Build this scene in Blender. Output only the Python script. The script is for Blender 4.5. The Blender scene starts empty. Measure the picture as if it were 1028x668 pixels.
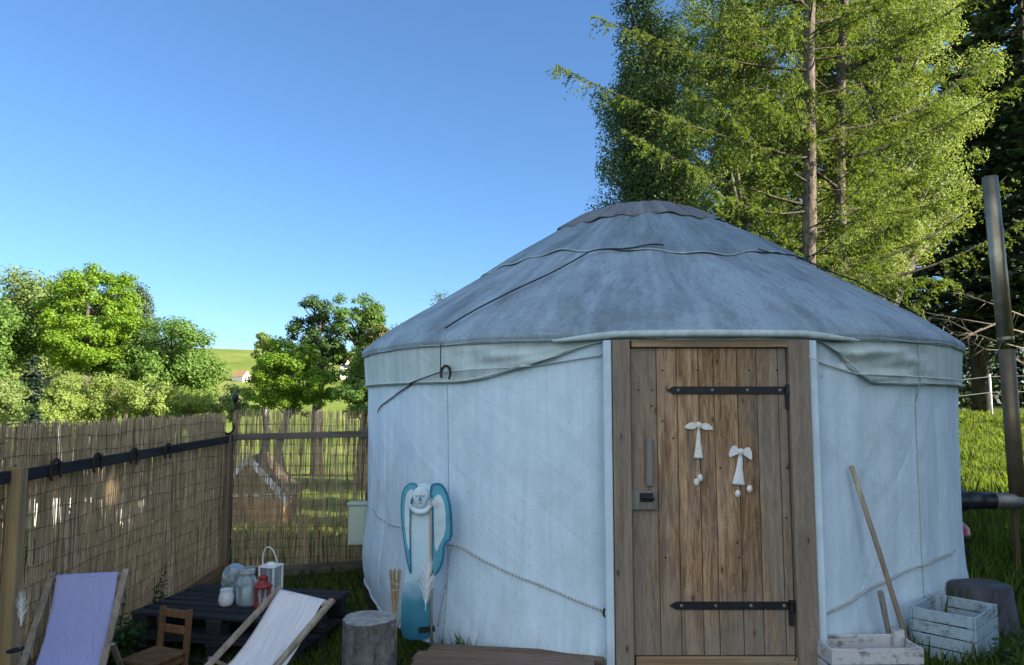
import bpy, math, random
import numpy as np
from mathutils import Vector, Matrix, noise as mnoise
PI = math.pi
R_ = math.radians
SC = bpy.context.scene
COL = SC.collection

# ---------------------------------------------------------------- camera, sky, sun, exposure
FPX, PITCH, EYE = 740.0, R_(5.25), 1.5
cam = bpy.data.cameras.new('camera'); cam_o = bpy.data.objects.new('camera', cam); COL.objects.link(cam_o)
cam.sensor_width = 36.0; cam.lens = FPX / 1028 * 36.0
cam.clip_start = 0.05; cam.clip_end = 3000
cam_o.location = (0, 0, EYE); cam_o.rotation_euler = (PI / 2 + PITCH, 0, 0)
SC.camera = cam_o

SUN_AZ, SUN_EL = R_(112), R_(25)
w = bpy.data.worlds.new('World'); SC.world = w; w.use_nodes = True
wn = w.node_tree; bg = wn.nodes['Background']
sky = wn.nodes.new('ShaderNodeTexSky'); sky.sky_type = 'NISHITA'; sky.sun_disc = False
sky.sun_elevation = SUN_EL; sky.sun_rotation = SUN_AZ
sky.air_density = 1.0; sky.dust_density = 0.0; sky.ozone_density = 9.0
SKY = 0.079
def wnode(typ, ins=None, **props):
    n = wn.nodes.new(typ)
    for k, v in props.items(): setattr(n, k, v)
    for k, v in (ins or {}).items():
        if isinstance(v, bpy.types.NodeSocket): wn.links.new(v, n.inputs[k])
        else: n.inputs[k].default_value = v
    return n
# unseen white cloud added to the sky behind the camera as fill light
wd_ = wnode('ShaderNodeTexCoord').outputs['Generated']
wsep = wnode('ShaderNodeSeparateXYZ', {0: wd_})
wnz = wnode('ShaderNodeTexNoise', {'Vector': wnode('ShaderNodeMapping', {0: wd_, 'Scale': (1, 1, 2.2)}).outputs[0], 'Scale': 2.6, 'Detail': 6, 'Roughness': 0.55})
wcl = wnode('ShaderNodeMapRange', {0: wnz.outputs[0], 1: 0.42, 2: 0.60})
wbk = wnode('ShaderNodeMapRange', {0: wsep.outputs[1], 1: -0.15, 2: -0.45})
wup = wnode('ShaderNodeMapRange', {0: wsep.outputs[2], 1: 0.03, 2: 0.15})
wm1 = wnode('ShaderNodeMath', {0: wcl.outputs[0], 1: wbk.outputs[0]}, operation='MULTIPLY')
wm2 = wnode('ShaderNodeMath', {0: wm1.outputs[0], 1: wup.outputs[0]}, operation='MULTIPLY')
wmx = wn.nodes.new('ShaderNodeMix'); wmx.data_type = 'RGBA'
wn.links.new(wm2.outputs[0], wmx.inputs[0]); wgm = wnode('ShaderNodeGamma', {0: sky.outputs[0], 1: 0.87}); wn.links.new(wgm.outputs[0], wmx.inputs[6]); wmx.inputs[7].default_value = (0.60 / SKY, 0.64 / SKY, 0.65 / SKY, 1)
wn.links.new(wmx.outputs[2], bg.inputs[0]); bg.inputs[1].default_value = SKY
sl = bpy.data.lights.new('sun', 'SUN'); so = bpy.data.objects.new('sun', sl); COL.objects.link(so)
sl.energy = 5.0; sl.angle = R_(0.5); sl.color = (1.0, 0.9, 0.72)
sdir = Vector((math.sin(SUN_AZ) * math.cos(SUN_EL), math.cos(SUN_AZ) * math.cos(SUN_EL), math.sin(SUN_EL)))
so.rotation_euler = (-sdir).to_track_quat('-Z', 'Y').to_euler(); so.location = (30, -5, 20)
vs = SC.view_settings
vs.view_transform = 'Standard'; vs.look = 'None'; vs.exposure = 1.8; vs.gamma = 1.0; vs.use_curve_mapping = False
SC.render.engine = 'CYCLES'
cy = SC.cycles
cy.max_bounces = 8; cy.diffuse_bounces = 4; cy.transmission_bounces = 6; cy.transparent_max_bounces = 8
cy.use_denoising = True
cy.sample_clamp_indirect = 6.0

# ---------------------------------------------------------------- node helpers
def nd(nt, typ, ins=None, **props):
    n = nt.nodes.new(typ)
    for k, v in props.items(): setattr(n, k, v)
    for k, v in (ins or {}).items():
        if isinstance(v, bpy.types.NodeSocket): nt.links.new(v, n.inputs[k])
        else: n.inputs[k].default_value = v
    return n
def c4(c): return (c[0], c[1], c[2], 1.0)
def newmat(name, rough=0.8, spec=0.3):
    m = bpy.data.materials.new(name); m.use_nodes = True
    b = m.node_tree.nodes['Principled BSDF']
    b.inputs['Roughness'].default_value = rough; b.inputs['Specular IOR Level'].default_value = spec
    return m, m.node_tree, b
def ramp(nt, fac, stops):
    r = nd(nt, 'ShaderNodeValToRGB', {0: fac}); e = r.color_ramp.elements
    while len(e) < len(stops): e.new(0.5)
    for i, (p, c) in enumerate(stops):
        e[i].position = p; e[i].color = c4(c) if hasattr(c, '__len__') else (c, c, c, 1)
    return r.outputs[0]
def mix(nt, fac, a, b, blend='MIX'):
    n = nt.nodes.new('ShaderNodeMix'); n.data_type = 'RGBA'; n.blend_type = blend
    for i, v in ((0, fac), (6, a), (7, b)):
        if isinstance(v, bpy.types.NodeSocket): nt.links.new(v, n.inputs[i])
        else: n.inputs[i].default_value = v if i == 0 else c4(v)
    return n.outputs[2]
def coords(nt, scale=(1, 1, 1), rot=(0, 0, 0), kind='Object'):
    t = nd(nt, 'ShaderNodeTexCoord')
    return nd(nt, 'ShaderNodeMapping', {0: t.outputs[kind], 'Scale': scale, 'Rotation': rot}).outputs[0]
def noise(nt, vec, scale=5, detail=4, rough=0.55, dist=0.0):
    return nd(nt, 'ShaderNodeTexNoise', {'Vector': vec, 'Scale': scale, 'Detail': detail, 'Roughness': rough, 'Distortion': dist}).outputs[0]
def bump(nt, b, h, strength=0.3, dist=0.01):
    n = nd(nt, 'ShaderNodeBump', {'Height': h, 'Strength': strength, 'Distance': dist}); nt.links.new(n.outputs[0], b.inputs['Normal']); return n
def island(nt): return nd(nt, 'ShaderNodeNewGeometry').outputs['Random Per Island']

def m_plain(name, col, rough=0.6, spec=0.3, metal=0.0, var=0.25, scale=14, bmp=0.15):
    m, nt, b = newmat(name, rough, spec); v = coords(nt)
    n = noise(nt, v, scale, 5)
    lo = tuple(x * (1 - var) for x in col); hi = tuple(min(1, x * (1 + var)) for x in col)
    nt.links.new(ramp(nt, n, [(0.3, lo), (0.7, hi)]), b.inputs['Base Color'])
    b.inputs['Metallic'].default_value = metal
    if bmp: bump(nt, b, noise(nt, v, scale * 6, 3), bmp, 0.004)
    return m
def m_wood(name, dark, light, grey=None, axis='z', fine=40, rough=0.75, greyamt=0.5, bmp=0.35):
    """weathered timber: grain stretched along one axis, a tint per board, grey weathering patches"""
    m, nt, b = newmat(name, rough, 0.2)
    s = {'x': (0.05, 1, 1), 'y': (1, 0.05, 1), 'z': (1, 1, 0.05)}[axis]
    isl = island(nt)
    t = nd(nt, 'ShaderNodeTexCoord')
    off = nd(nt, 'ShaderNodeVectorMath', {0: t.outputs['Object'], 1: nd(nt, 'ShaderNodeCombineXYZ', {0: isl, 1: isl, 2: isl}).outputs[0]}, operation='ADD')
    off3 = nd(nt, 'ShaderNodeVectorMath', {0: off.outputs[0], 'Scale': 1.0}, operation='SCALE').outputs[0]
    v = nd(nt, 'ShaderNodeMapping', {0: off3, 'Scale': s}).outputs[0]
    g1 = noise(nt, v, fine, 6, 0.65, 0.6); g2 = noise(nt, v, fine * 0.28, 4, 0.6, 1.2)
    g = nd(nt, 'ShaderNodeMath', {0: g1, 1: g2}, operation='ADD').outputs[0]
    g = nd(nt, 'ShaderNodeMath', {0: g, 1: 0.5}, operation='MULTIPLY').outputs[0]
    c = ramp(nt, g, [(0.36, dark), (0.5, tuple((a + q) / 2 for a, q in zip(dark, light))), (0.62, light)])
    tint = ramp(nt, isl, [(0.0, (0.72, 0.72, 0.74)), (0.5, (0.95, 0.93, 0.9)), (1.0, (1.15, 1.1, 1.02))])
    c = mix(nt, 1.0, c, tint, 'MULTIPLY')
    if grey:
        gm = noise(nt, coords(nt, (1, 1, 0.5)), 3.2, 5, 0.6)
        gm = ramp(nt, gm, [(0.42, 0.0), (0.66, greyamt)])
        gc = mix(nt, g, tuple(x * 0.55 for x in grey), grey)
        c = mix(nt, gm, c, gc)
    nt.links.new(c, b.inputs['Base Color'])
    bump(nt, b, g, bmp, 0.006)
    return m
def m_door():
    m, nt, b = newmat('door_wood', 0.72, 0.25)
    isl = island(nt); t = nd(nt, 'ShaderNodeTexCoord'); o = t.outputs['Object']; sep = nd(nt, 'ShaderNodeSeparateXYZ', {0: o})
    sh = nd(nt, 'ShaderNodeVectorMath', {0: nd(nt, 'ShaderNodeCombineXYZ', {0: isl, 1: isl, 2: isl}).outputs[0], 'Scale': 7.0}, operation='SCALE').outputs[0]
    p = nd(nt, 'ShaderNodeVectorMath', {0: o, 1: sh}, operation='ADD').outputs[0]
    # knots: sparse cells bend the grain round them
    kv = nd(nt, 'ShaderNodeMapping', {0: p, 'Scale': (11, 11, 4.5)}).outputs[0]
    vor = nd(nt, 'ShaderNodeTexVoronoi', {'Vector': kv, 'Scale': 1.0, 'Randomness': 1.0}).outputs[0]
    knot = ramp(nt, vor, [(0.0, 1.0), (0.06, 0.8), (0.12, 0.1), (0.3, 0.0)])
    gv = nd(nt, 'ShaderNodeMapping', {0: p, 'Scale': (1, 1, 0.07)}).outputs[0]
    swirl = nd(nt, 'ShaderNodeMath', {0: noise(nt, nd(nt, 'ShaderNodeMapping', {0: p, 'Scale': (6, 6, 0.9)}).outputs[0], 1.0, 3, 0.5), 1: ramp(nt, vor, [(0.0, 0.3), (0.3, 0.0)])}, operation='ADD').outputs[0]
    ph = nd(nt, 'ShaderNodeMath', {0: swirl, 1: 80.0}, operation='MULTIPLY').outputs[0]
    rings = nd(nt, 'ShaderNodeMath', {0: ph}, operation='SINE').outputs[0]
    fine = noise(nt, gv, 150, 5, 0.7, 0.2); mid = noise(nt, gv, 22, 4, 0.6, 0.8)
    f = nd(nt, 'ShaderNodeMath', {0: rings, 1: 0.030}, operation='MULTIPLY').outputs[0]
    f = nd(nt, 'ShaderNodeMath', {0: f, 1: nd(nt, 'ShaderNodeMath', {0: nd(nt, 'ShaderNodeMath', {0: fine, 1: mid}, operation='ADD').outputs[0], 1: 0.5}, operation='MULTIPLY').outputs[0]}, operation='ADD').outputs[0]
    c = ramp(nt, f, [(0.36, (0.12, 0.066, 0.036)), (0.47, (0.29, 0.175, 0.098)), (0.57, (0.48, 0.32, 0.185)), (0.68, (0.64, 0.46, 0.285))])
    c = mix(nt, 1.0, c, ramp(nt, isl, [(0.0, (0.66, 0.62, 0.58)), (0.5, (0.95, 0.92, 0.88)), (1.0, (1.16, 1.08, 0.98))]), 'MULTIPLY')
    # rain-greyed foot, head and outer boards
    hi = nd(nt, 'ShaderNodeMapRange', {0: sep.outputs[2], 1: 0.55, 2: 0.05}).outputs[0]
    sx = nd(nt, 'ShaderNodeMath', {0: nd(nt, 'ShaderNodeMath', {0: sep.outputs[0], 1: 0.05}, operation='ADD').outputs[0]}, operation='ABSOLUTE').outputs[0]
    ed = nd(nt, 'ShaderNodeMapRange', {0: sx, 1: 0.18, 2: 0.46}).outputs[0]
    wz = nd(nt, 'ShaderNodeMath', {0: hi, 1: ed}, operation='MAXIMUM').outputs[0]
    wm = noise(nt, nd(nt, 'ShaderNodeMapping', {0: p, 'Scale': (6, 6, 1.1)}).outputs[0], 1.0, 6, 0.7)
    wm = nd(nt, 'ShaderNodeMath', {0: wm, 1: nd(nt, 'ShaderNodeMath', {0: wz, 1: 0.30}, operation='MULTIPLY').outputs[0]}, operation='ADD').outputs[0]
    grey = mix(nt, f, (0.10, 0.08, 0.062), (0.40, 0.335, 0.265))
    c = mix(nt, ramp(nt, wm, [(0.48, 0.0), (0.76, 0.85)]), c, grey)
    c = mix(nt, knot, c, (0.075, 0.04, 0.02))
    st = noise(nt, nd(nt, 'ShaderNodeMapping', {0: p, 'Scale': (26, 26, 1.0)}).outputs[0], 1.0, 4, 0.6)
    c = mix(nt, ramp(nt, st, [(0.60, 0.0), (0.76, 0.7)]), c, (0.07, 0.048, 0.032))
    nt.links.new(c, b.inputs['Base Color']); bump(nt, b, f, 0.6, 0.008)
    return m
def m_leaf(name, dark, light, trans=0.35, tcol=None):
    m = bpy.data.materials.new(name); m.use_nodes = True; nt = m.node_tree; nt.nodes.clear()
    a = nd(nt, 'ShaderNodeAttribute', attribute_name='rnd')
    c = ramp(nt, a.outputs['Fac'], [(0.0, dark), (1.0, light)])
    tc = mix(nt, 1.0, c, tcol or (1.9, 1.7, 0.7), 'MULTIPLY')
    d = nd(nt, 'ShaderNodeBsdfPrincipled', {'Base Color': c, 'Roughness': 0.55, 'Specular IOR Level': 0.25})
    t = nd(nt, 'ShaderNodeBsdfTranslucent', {0: tc})
    mx = nd(nt, 'ShaderNodeMixShader', {0: trans, 1: d.outputs[0], 2: t.outputs[0]})
    o = nd(nt, 'ShaderNodeOutputMaterial'); nt.links.new(mx.outputs[0], o.inputs[0])
    return m

# ---------------------------------------------------------------- mesh helpers
class MB:
    def __init__(s): s.v = []; s.f = []
    def _add(s, vs, fs):
        k = len(s.v); s.v += [tuple(q) for q in vs]; s.f += [tuple(i + k for i in f) for f in fs]
    def box(s, c, size, rot=None):
        h = [x / 2 for x in size]; c = Vector(c); r = rot or Matrix.Identity(3)
        vs = [c + r @ Vector((sx * h[0], sy * h[1], sz * h[2])) for sx in (-1, 1) for sy in (-1, 1) for sz in (-1, 1)]
        s._add(vs, [(0, 1, 3, 2), (4, 6, 7, 5), (0, 4, 5, 1), (2, 3, 7, 6), (0, 2, 6, 4), (1, 5, 7, 3)])
    def beam(s, p0, p1, wd, th, up=(0, 0, 1)):
        p0, p1 = Vector(p0), Vector(p1); d = (p1 - p0); L = d.length; d.normalize()
        x = d.cross(Vector(up)); x.normalize(); u = x.cross(d)
        rot = Matrix((x, d, u)).transposed()
        s.box((p0 + p1) / 2, (wd, L, th), rot)
    def tube(s, pts, rad, n=8, cap=True, flat=None):
        pts = [Vector(p) for p in pts]; m = len(pts)
        if not hasattr(rad, '__len__'): rad = [rad] * m
        vs = []; prev = None
        for i, p in enumerate(pts):
            t = (pts[min(i + 1, m - 1)] - pts[max(i - 1, 0)])
            if t.length < 1e-9: t = Vector((0, 0, 1))
            t.normalize()
            if prev is None:
                a = Vector((0, 0, 1)) if abs(t.z) < 0.9 else Vector((1, 0, 0)); x = t.cross(a)
            else: x = prev - t * prev.dot(t)
            x.normalize(); y = t.cross(x); prev = x
            for k in range(n):
                an = 2 * PI * k / n; vs.append(p + (x * math.cos(an) + y * math.sin(an)) * rad[i])
        fs = [(i * n + k, i * n + (k + 1) % n, (i + 1) * n + (k + 1) % n, (i + 1) * n + k) for i in range(m - 1) for k in range(n)]
        if cap: fs += [tuple(reversed(range(n))), tuple((m - 1) * n + k for k in range(n))]
        s._add(vs, fs)
    def lathe(s, prof, c=(0, 0, 0), n=24, cap0=True, cap1=True):
        c = Vector(c); vs = []
        for r, z in prof:
            for k in range(n):
                a = 2 * PI * k / n; vs.append(c + Vector((r * math.cos(a), r * math.sin(a), z)))
        m = len(prof)
        fs = [(i * n + k, i * n + (k + 1) % n, (i + 1) * n + (k + 1) % n, (i + 1) * n + k) for i in range(m - 1) for k in range(n)]
        if cap0: fs.append(tuple(reversed(range(n))))
        if cap1: fs.append(tuple((m - 1) * n + k for k in range(n)))
        s._add(vs, fs)
    def prism(s, out, y0, y1):
        """outline in x,z extruded from y0 (front) to y1"""
        n = len(out)
        vs = [(x, y0, z) for x, z in out] + [(x, y1, z) for x, z in out]
        fs = [tuple(range(n)), tuple(reversed(range(n, 2 * n)))] + [(i, i + n, (i + 1) % n + n, (i + 1) % n) for i in range(n)]
        s._add(vs, fs)
    def grid(s, fn, nu, nv, closed=False):
        vs = [fn(i / (nu if closed else nu - 1), j / (nv - 1)) for j in range(nv) for i in range(nu)]
        fs = []
        for j in range(nv - 1):
            for i in range(nu if closed else nu - 1):
                i2 = (i + 1) % nu
                fs.append((j * nu + i, j * nu + i2, (j + 1) * nu + i2, (j + 1) * nu + i))
        s._add(vs, fs)
    def build(s, name, mat, parent=None, smooth=False, bevel=0, solid=0, loc=None, rotz=0):
        me = bpy.data.meshes.new(name); me.from_pydata(s.v, [], s.f); me.update()
        o = bpy.data.objects.new(name, me); COL.objects.link(o)
        me.materials.append(mat)
        if smooth: me.polygons.foreach_set('use_smooth', [True] * len(me.polygons))
        if parent: o.parent = parent
        if loc: o.location = loc
        if rotz: o.rotation_euler = (0, 0, rotz)
        if solid:
            d = o.modifiers.new('solid', 'SOLIDIFY'); d.thickness = solid; d.offset = 0
        if bevel:
            d = o.modifiers.new('bevel', 'BEVEL'); d.width = bevel; d.segments = 2; d.limit_method = 'ANGLE'
        return o
def npmesh(name, V, nper, mat, parent=None, rnd=None, smooth=False, loc=None):
    """V (n*nper,3): n separate polygons of nper corners"""
    n = len(V) // nper
    me = bpy.data.meshes.new(name)
    me.vertices.add(len(V)); me.vertices.foreach_set('co', np.asarray(V, np.float32).ravel())
    me.loops.add(len(V)); me.loops.foreach_set('vertex_index', np.arange(len(V), dtype=np.int32))
    me.polygons.add(n); me.polygons.foreach_set('loop_start', np.arange(0, len(V), nper, dtype=np.int32))
    me.polygons.foreach_set('loop_total', np.full(n, nper, np.int32))
    if rnd is not None:
        a = me.attributes.new('rnd', 'FLOAT', 'FACE'); a.data.foreach_set('value', np.asarray(rnd, np.float32))
    me.update(calc_edges=True); me.materials.append(mat)
    o = bpy.data.objects.new(name, me); COL.objects.link(o)
    if parent: o.parent = parent
    if loc: o.location = loc
    return o
def tag(o, label=None, cat=None, group=None, kind=None):
    for k, v in (('label', label), ('category', cat), ('group', group), ('kind', kind)):
        if v: o[k] = v
    return o
def thing(name, label, cat, loc=(0, 0, 0), rotz=0, group=None):
    o = bpy.data.objects.new(name, None); COL.objects.link(o); o.empty_display_size = 0.1
    o.location = loc; o.rotation_euler = (0, 0, rotz)
    return tag(o, label, cat, group)
def copy_tree(o, parent=None):
    c = o.copy(); COL.objects.link(c)
    if parent: c.parent = parent
    for ch in [q for q in bpy.data.objects if q.parent == o]: copy_tree(ch, c)
    return c
CP, SP = math.cos(PITCH), math.sin(PITCH)
def ray(px, py):
    a, u = (px - 514) / FPX, (334 - py) / FPX
    return Vector((a, CP - u * SP, SP + u * CP))
def at(px, py, Y):
    d = ray(px, py); return Vector((0, 0, EYE)) + d * (Y / d.y)

# ---------------------------------------------------------------- ground shape
def sm(a, b, x):
    t = np.clip((np.asarray(x, float) - a) / (b - a), 0, 1); return t * t * (3 - 2 * t)
def hgt(x, y):
    x = np.asarray(x, float); y = np.asarray(y, float)
    base = np.clip(0.045 * (x - 1.3), -0.16, 0.06)
    right = sm(-0.12, 0.42, x / np.maximum(y, 6.5))
    drop = -0.13 * np.clip(y - 7.4, 0, 16) - 0.04 * np.clip(y - 23.4, 0, 40)
    hill = 20.5 * sm(75, 235, y) - 6 * sm(235, 700, y) + 1.2 * sm(-60, -110, x) * sm(100, 230, y)
    bank = 0.11 * np.clip(y - 7.5, 0, 9) + 0.03 * np.clip(y - 16.5, 0, 150)
    bumps = 0.02 * np.sin(x * 2.1 + y) * np.sin(y * 1.7 - x * 0.6) * sm(7, 10, y)
    return base + (1 - right) * (drop + hill) + right * bank + bumps
def gz(x, y): return float(hgt(x, y))

# ---------------------------------------------------------------- materials
def m_ground():
    m, nt, b = newmat('grassy_earth', 0.95, 0.1)
    p = nd(nt, 'ShaderNodeTexCoord').outputs['Object']
    sep = nd(nt, 'ShaderNodeSeparateXYZ', {0: p})
    n1 = noise(nt, p, 0.9, 6, 0.65); n2 = noise(nt, p, 14, 5, 0.7); n3 = noise(nt, p, 0.05, 4, 0.6)
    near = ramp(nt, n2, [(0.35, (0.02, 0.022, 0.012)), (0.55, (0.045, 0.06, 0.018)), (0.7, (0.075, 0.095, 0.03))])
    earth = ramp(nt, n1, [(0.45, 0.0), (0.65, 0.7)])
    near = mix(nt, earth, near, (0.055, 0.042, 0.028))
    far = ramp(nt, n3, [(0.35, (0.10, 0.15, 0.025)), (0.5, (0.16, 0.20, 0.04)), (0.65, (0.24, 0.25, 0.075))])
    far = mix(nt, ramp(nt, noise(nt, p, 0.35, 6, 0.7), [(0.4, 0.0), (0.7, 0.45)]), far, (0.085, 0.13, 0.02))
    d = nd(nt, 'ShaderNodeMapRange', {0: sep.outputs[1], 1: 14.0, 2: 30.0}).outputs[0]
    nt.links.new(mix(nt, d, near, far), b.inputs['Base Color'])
    bump(nt, b, n2, 0.8, 0.03)
    return m
def m_canvas(name, base, dirt, streak=0.5, roof=False):
    m, nt, b = newmat(name, 0.85, 0.15)
    t = nd(nt, 'ShaderNodeTexCoord').outputs['Object']
    sep = nd(nt, 'ShaderNodeSeparateXYZ', {0: t})
    # angle round the yurt, so streaks run down the cloth
    ang = nd(nt, 'ShaderNodeMath', {0: sep.outputs[0], 1: nd(nt, 'ShaderNodeMath', {0: sep.outputs[1], 1: -1.0}, operation='MULTIPLY').outputs[0]}, operation='ARCTAN2').outputs[0]
    av = nd(nt, 'ShaderNodeCombineXYZ', {0: nd(nt, 'ShaderNodeMath', {0: ang, 1: 2.46}, operation='MULTIPLY').outputs[0], 1: 0.0, 2: sep.outputs[2]}).outputs[0]
    st = nd(nt, 'ShaderNodeMapping', {0: av, 'Scale': (7, 1, 0.45 if not roof else 1.2)}).outputs[0]
    s1 = noise(nt, st, 1.6, 7, 0.7, 0.3)
    blot = noise(nt, av, 2.2, 7, 0.68, 0.4)
    fine = noise(nt, t, 42, 5, 0.75)
    weave = noise(nt, t, 380, 2, 0.5)
    f = mix(nt, ramp(nt, s1, [(0.36, 0.0), (0.72, streak)]), base, dirt)
    f = mix(nt, ramp(nt, blot, [(0.44, 0.0), (0.74, 0.55)] if not roof else [(0.42, 0.0), (0.66, 0.78)]), f, dirt)
    if roof:
        # mildew scratches, crosswise on the slope
        r1 = nd(nt, 'ShaderNodeMapping', {0: av, 'Rotation': (0, R_(52), 0)}).outputs[0]
        sc = noise(nt, nd(nt, 'ShaderNodeMapping', {0: r1, 'Scale': (3, 1, 14)}).outputs[0], 2.0, 6, 0.75, 0.5)
        pm = ramp(nt, noise(nt, av, 0.9, 3, 0.5), [(0.42, 0.0), (0.6, 1.0)])
        f = mix(nt, nd(nt, 'ShaderNodeMath', {0: pm, 1: ramp(nt, sc, [(0.52, 0.0), (0.70, 0.6)])}, operation='MULTIPLY').outputs[0], f, tuple(x * .75 for x in dirt))
        pale = noise(nt, nd(nt, 'ShaderNodeMapping', {0: av, 'Scale': (1, 1, 1.6)}).outputs[0], 3.4, 6, 0.7, 0.3)
        f = mix(nt, ramp(nt, pale, [(0.55, 0.0), (0.78, 0.35)]), f, tuple(min(1, x * 1.2) for x in base))
    f = mix(nt, ramp(nt, fine, [(0.52, 0.0), (0.8, 0.35 if not roof else 0.75)]), f, tuple(x * 0.6 for x in dirt))
    if not roof:
        sp = noise(nt, av, 30, 2, 0.5)
        f = mix(nt, ramp(nt, sp, [(0.74, 0.0), (0.77, 0.6)]), f, (0.16, 0.19, 0.18))
        # splashes of soil along the hem
        lowf = nd(nt, 'ShaderNodeMapRange', {0: sep.outputs[2], 1: 0.32, 2: -0.05}).outputs[0]
        lowf = nd(nt, 'ShaderNodeMath', {0: lowf, 1: noise(nt, st, 3.0, 5, 0.7)}, operation='MULTIPLY').outputs[0]
        f = mix(nt, ramp(nt, lowf, [(0.2, 0.0), (0.7, 0.6)]), f, (0.27, 0.29, 0.24))
    nt.links.new(f, b.inputs['Base Color'])
    def turned(deg, sc):
        r0 = nd(nt, 'ShaderNodeMapping', {0: av, 'Rotation': (0, R_(deg), 0)}).outputs[0]
        return nd(nt, 'ShaderNodeMapping', {0: r0, 'Scale': sc}).outputs[0]
    wr = noise(nt, turned(50, (0.7, 1, 4)), 1.5, 3, 0.45, 0.7)
    wr2 = noise(nt, turned(-35, (0.6, 1, 5)), 1.2, 3, 0.45, 0.6)
    vert = noise(nt, turned(90, (0.25, 1, 3)), 2.2, 3, 0.5, 0.2)
    wr2 = nd(nt, 'ShaderNodeMath', {0: wr2, 1: vert}, operation='ADD').outputs[0]
    h = nd(nt, 'ShaderNodeMath', {0: wr, 1: wr2}, operation='ADD').outputs[0]
    b1 = nd(nt, 'ShaderNodeBump', {'Height': h, 'Strength': 0.28, 'Distance': 0.05})
    b2 = nd(nt, 'ShaderNodeBump', {'Height': weave, 'Strength': 0.12, 'Distance': 0.002, 'Normal': b1.outputs[0]})
    nt.links.new(b2.outputs[0], b.inputs['Normal'])
    return m
def m_paintwood(name, paint, wood=(0.2, 0.17, 0.14), wear=0.5, axis='x'):
    m, nt, b = newmat(name, 0.7, 0.25)
    s = {'x': (0.12, 1, 1), 'y': (1, 0.12, 1), 'z': (1, 1, 0.12)}[axis]
    v = coords(nt, s); g = noise(nt, v, 45, 6, 0.7, 0.4)
    wn_ = noise(nt, coords(nt), 16, 6, 0.7)
    f = nd(nt, 'ShaderNodeMath', {0: g, 1: wn_}, operation='ADD').outputs[0]
    f = nd(nt, 'ShaderNodeMath', {0: f, 1: 0.5}, operation='MULTIPLY').outputs[0]
    k = ramp(nt, f, [(0.475 + (1 - wear) * 0.12, 0.0), (0.57 + (1 - wear) * 0.12, 1.0)])
    p = mix(nt, g, tuple(x * 0.8 for x in paint), tuple(min(1, x * 1.12) for x in paint))
    c = mix(nt, k, p, wood)
    c = mix(nt, 1.0, c, ramp(nt, island(nt), [(0, (0.82, 0.82, 0.84)), (1, (1.08, 1.08, 1.06))]), 'MULTIPLY')
    nt.links.new(c, b.inputs['Base Color']); bump(nt, b, f, 0.35, 0.004)
    return m
def m_reed():
    m, nt, b = newmat('dry_reed', 0.8, 0.2)
    a = nd(nt, 'ShaderNodeAttribute', attribute_name='rnd')
    v = coords(nt, (1, 1, 0.25)); n = noise(nt, v, 40, 3, 0.6)
    c = ramp(nt, a.outputs['Fac'], [(0.0, (0.20, 0.14, 0.085)), (0.2, (0.52, 0.375, 0.21)), (0.5, (0.76, 0.575, 0.345)), (0.8, (0.84, 0.66, 0.42)), (1.0, (0.88, 0.75, 0.54))])
    c = mix(nt, ramp(nt, n, [(0.4, 0.0), (0.75, 0.5)]), c, (0.21, 0.165, 0.10))
    nt.links.new(c, b.inputs['Base Color'])
    t = nd(nt, 'ShaderNodeBsdfTranslucent', {0: c})
    mx = nd(nt, 'ShaderNodeMixShader', {0: 0.3, 1: b.outputs[0], 2: t.outputs[0]})
    nt.links.new(mx.outputs[0], nt.nodes['Material Output'].inputs[0])
    return m
def m_bark(name, dark, light, scale=9, stretch=0.35, bmp=0.9):
    m, nt, b = newmat(name, 0.9, 0.15)
    v = coords(nt, (1, 1, stretch)); n = noise(nt, v, scale, 7, 0.72, 0.6); n2 = noise(nt, coords(nt), scale * 4, 4, 0.7)
    f = nd(nt, 'ShaderNodeMath', {0: n, 1: nd(nt, 'ShaderNodeMath', {0: n2, 1: 0.35}, operation='MULTIPLY').outputs[0]}, operation='ADD').outputs[0]
    nt.links.new(ramp(nt, f, [(0.5, dark), (0.85, light)]), b.inputs['Base Color']); bump(nt, b, f, bmp, 0.03)
    return m
def m_cloth(name, col):
    m, nt, b = newmat(name, 0.9, 0.1)
    v = coords(nt); n = noise(nt, v, 3.5, 5, 0.6); f = noise(nt, v, 55, 4, 0.7)
    c = mix(nt, n, tuple(x * .86 for x in col), tuple(min(1, x * 1.08) for x in col))
    c = mix(nt, ramp(nt, f, [(0.55, 0.0), (0.85, 0.3)]), c, tuple(x * .6 for x in col))
    nt.links.new(c, b.inputs['Base Color'])
    wr = noise(nt, coords(nt, (2.2, 0.8, 0.8), (0, R_(25), 0)), 5.0, 3, 0.5, 1.2)
    b1 = nd(nt, 'ShaderNodeBump', {'Height': wr, 'Strength': 0.8, 'Distance': 0.03})
    b2 = nd(nt, 'ShaderNodeBump', {'Height': noise(nt, v, 420, 2, 0.5), 'Strength': 0.2, 'Distance': 0.002, 'Normal': b1.outputs[0]})
    nt.links.new(b2.outputs[0], b.inputs['Normal'])
    t = nd(nt, 'ShaderNodeBsdfTranslucent', {0: c}); mx = nd(nt, 'ShaderNodeMixShader', {0: 0.12, 1: b.outputs[0], 2: t.outputs[0]})
    nt.links.new(mx.outputs[0], nt.nodes['Material Output'].inputs[0]); return m
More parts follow.
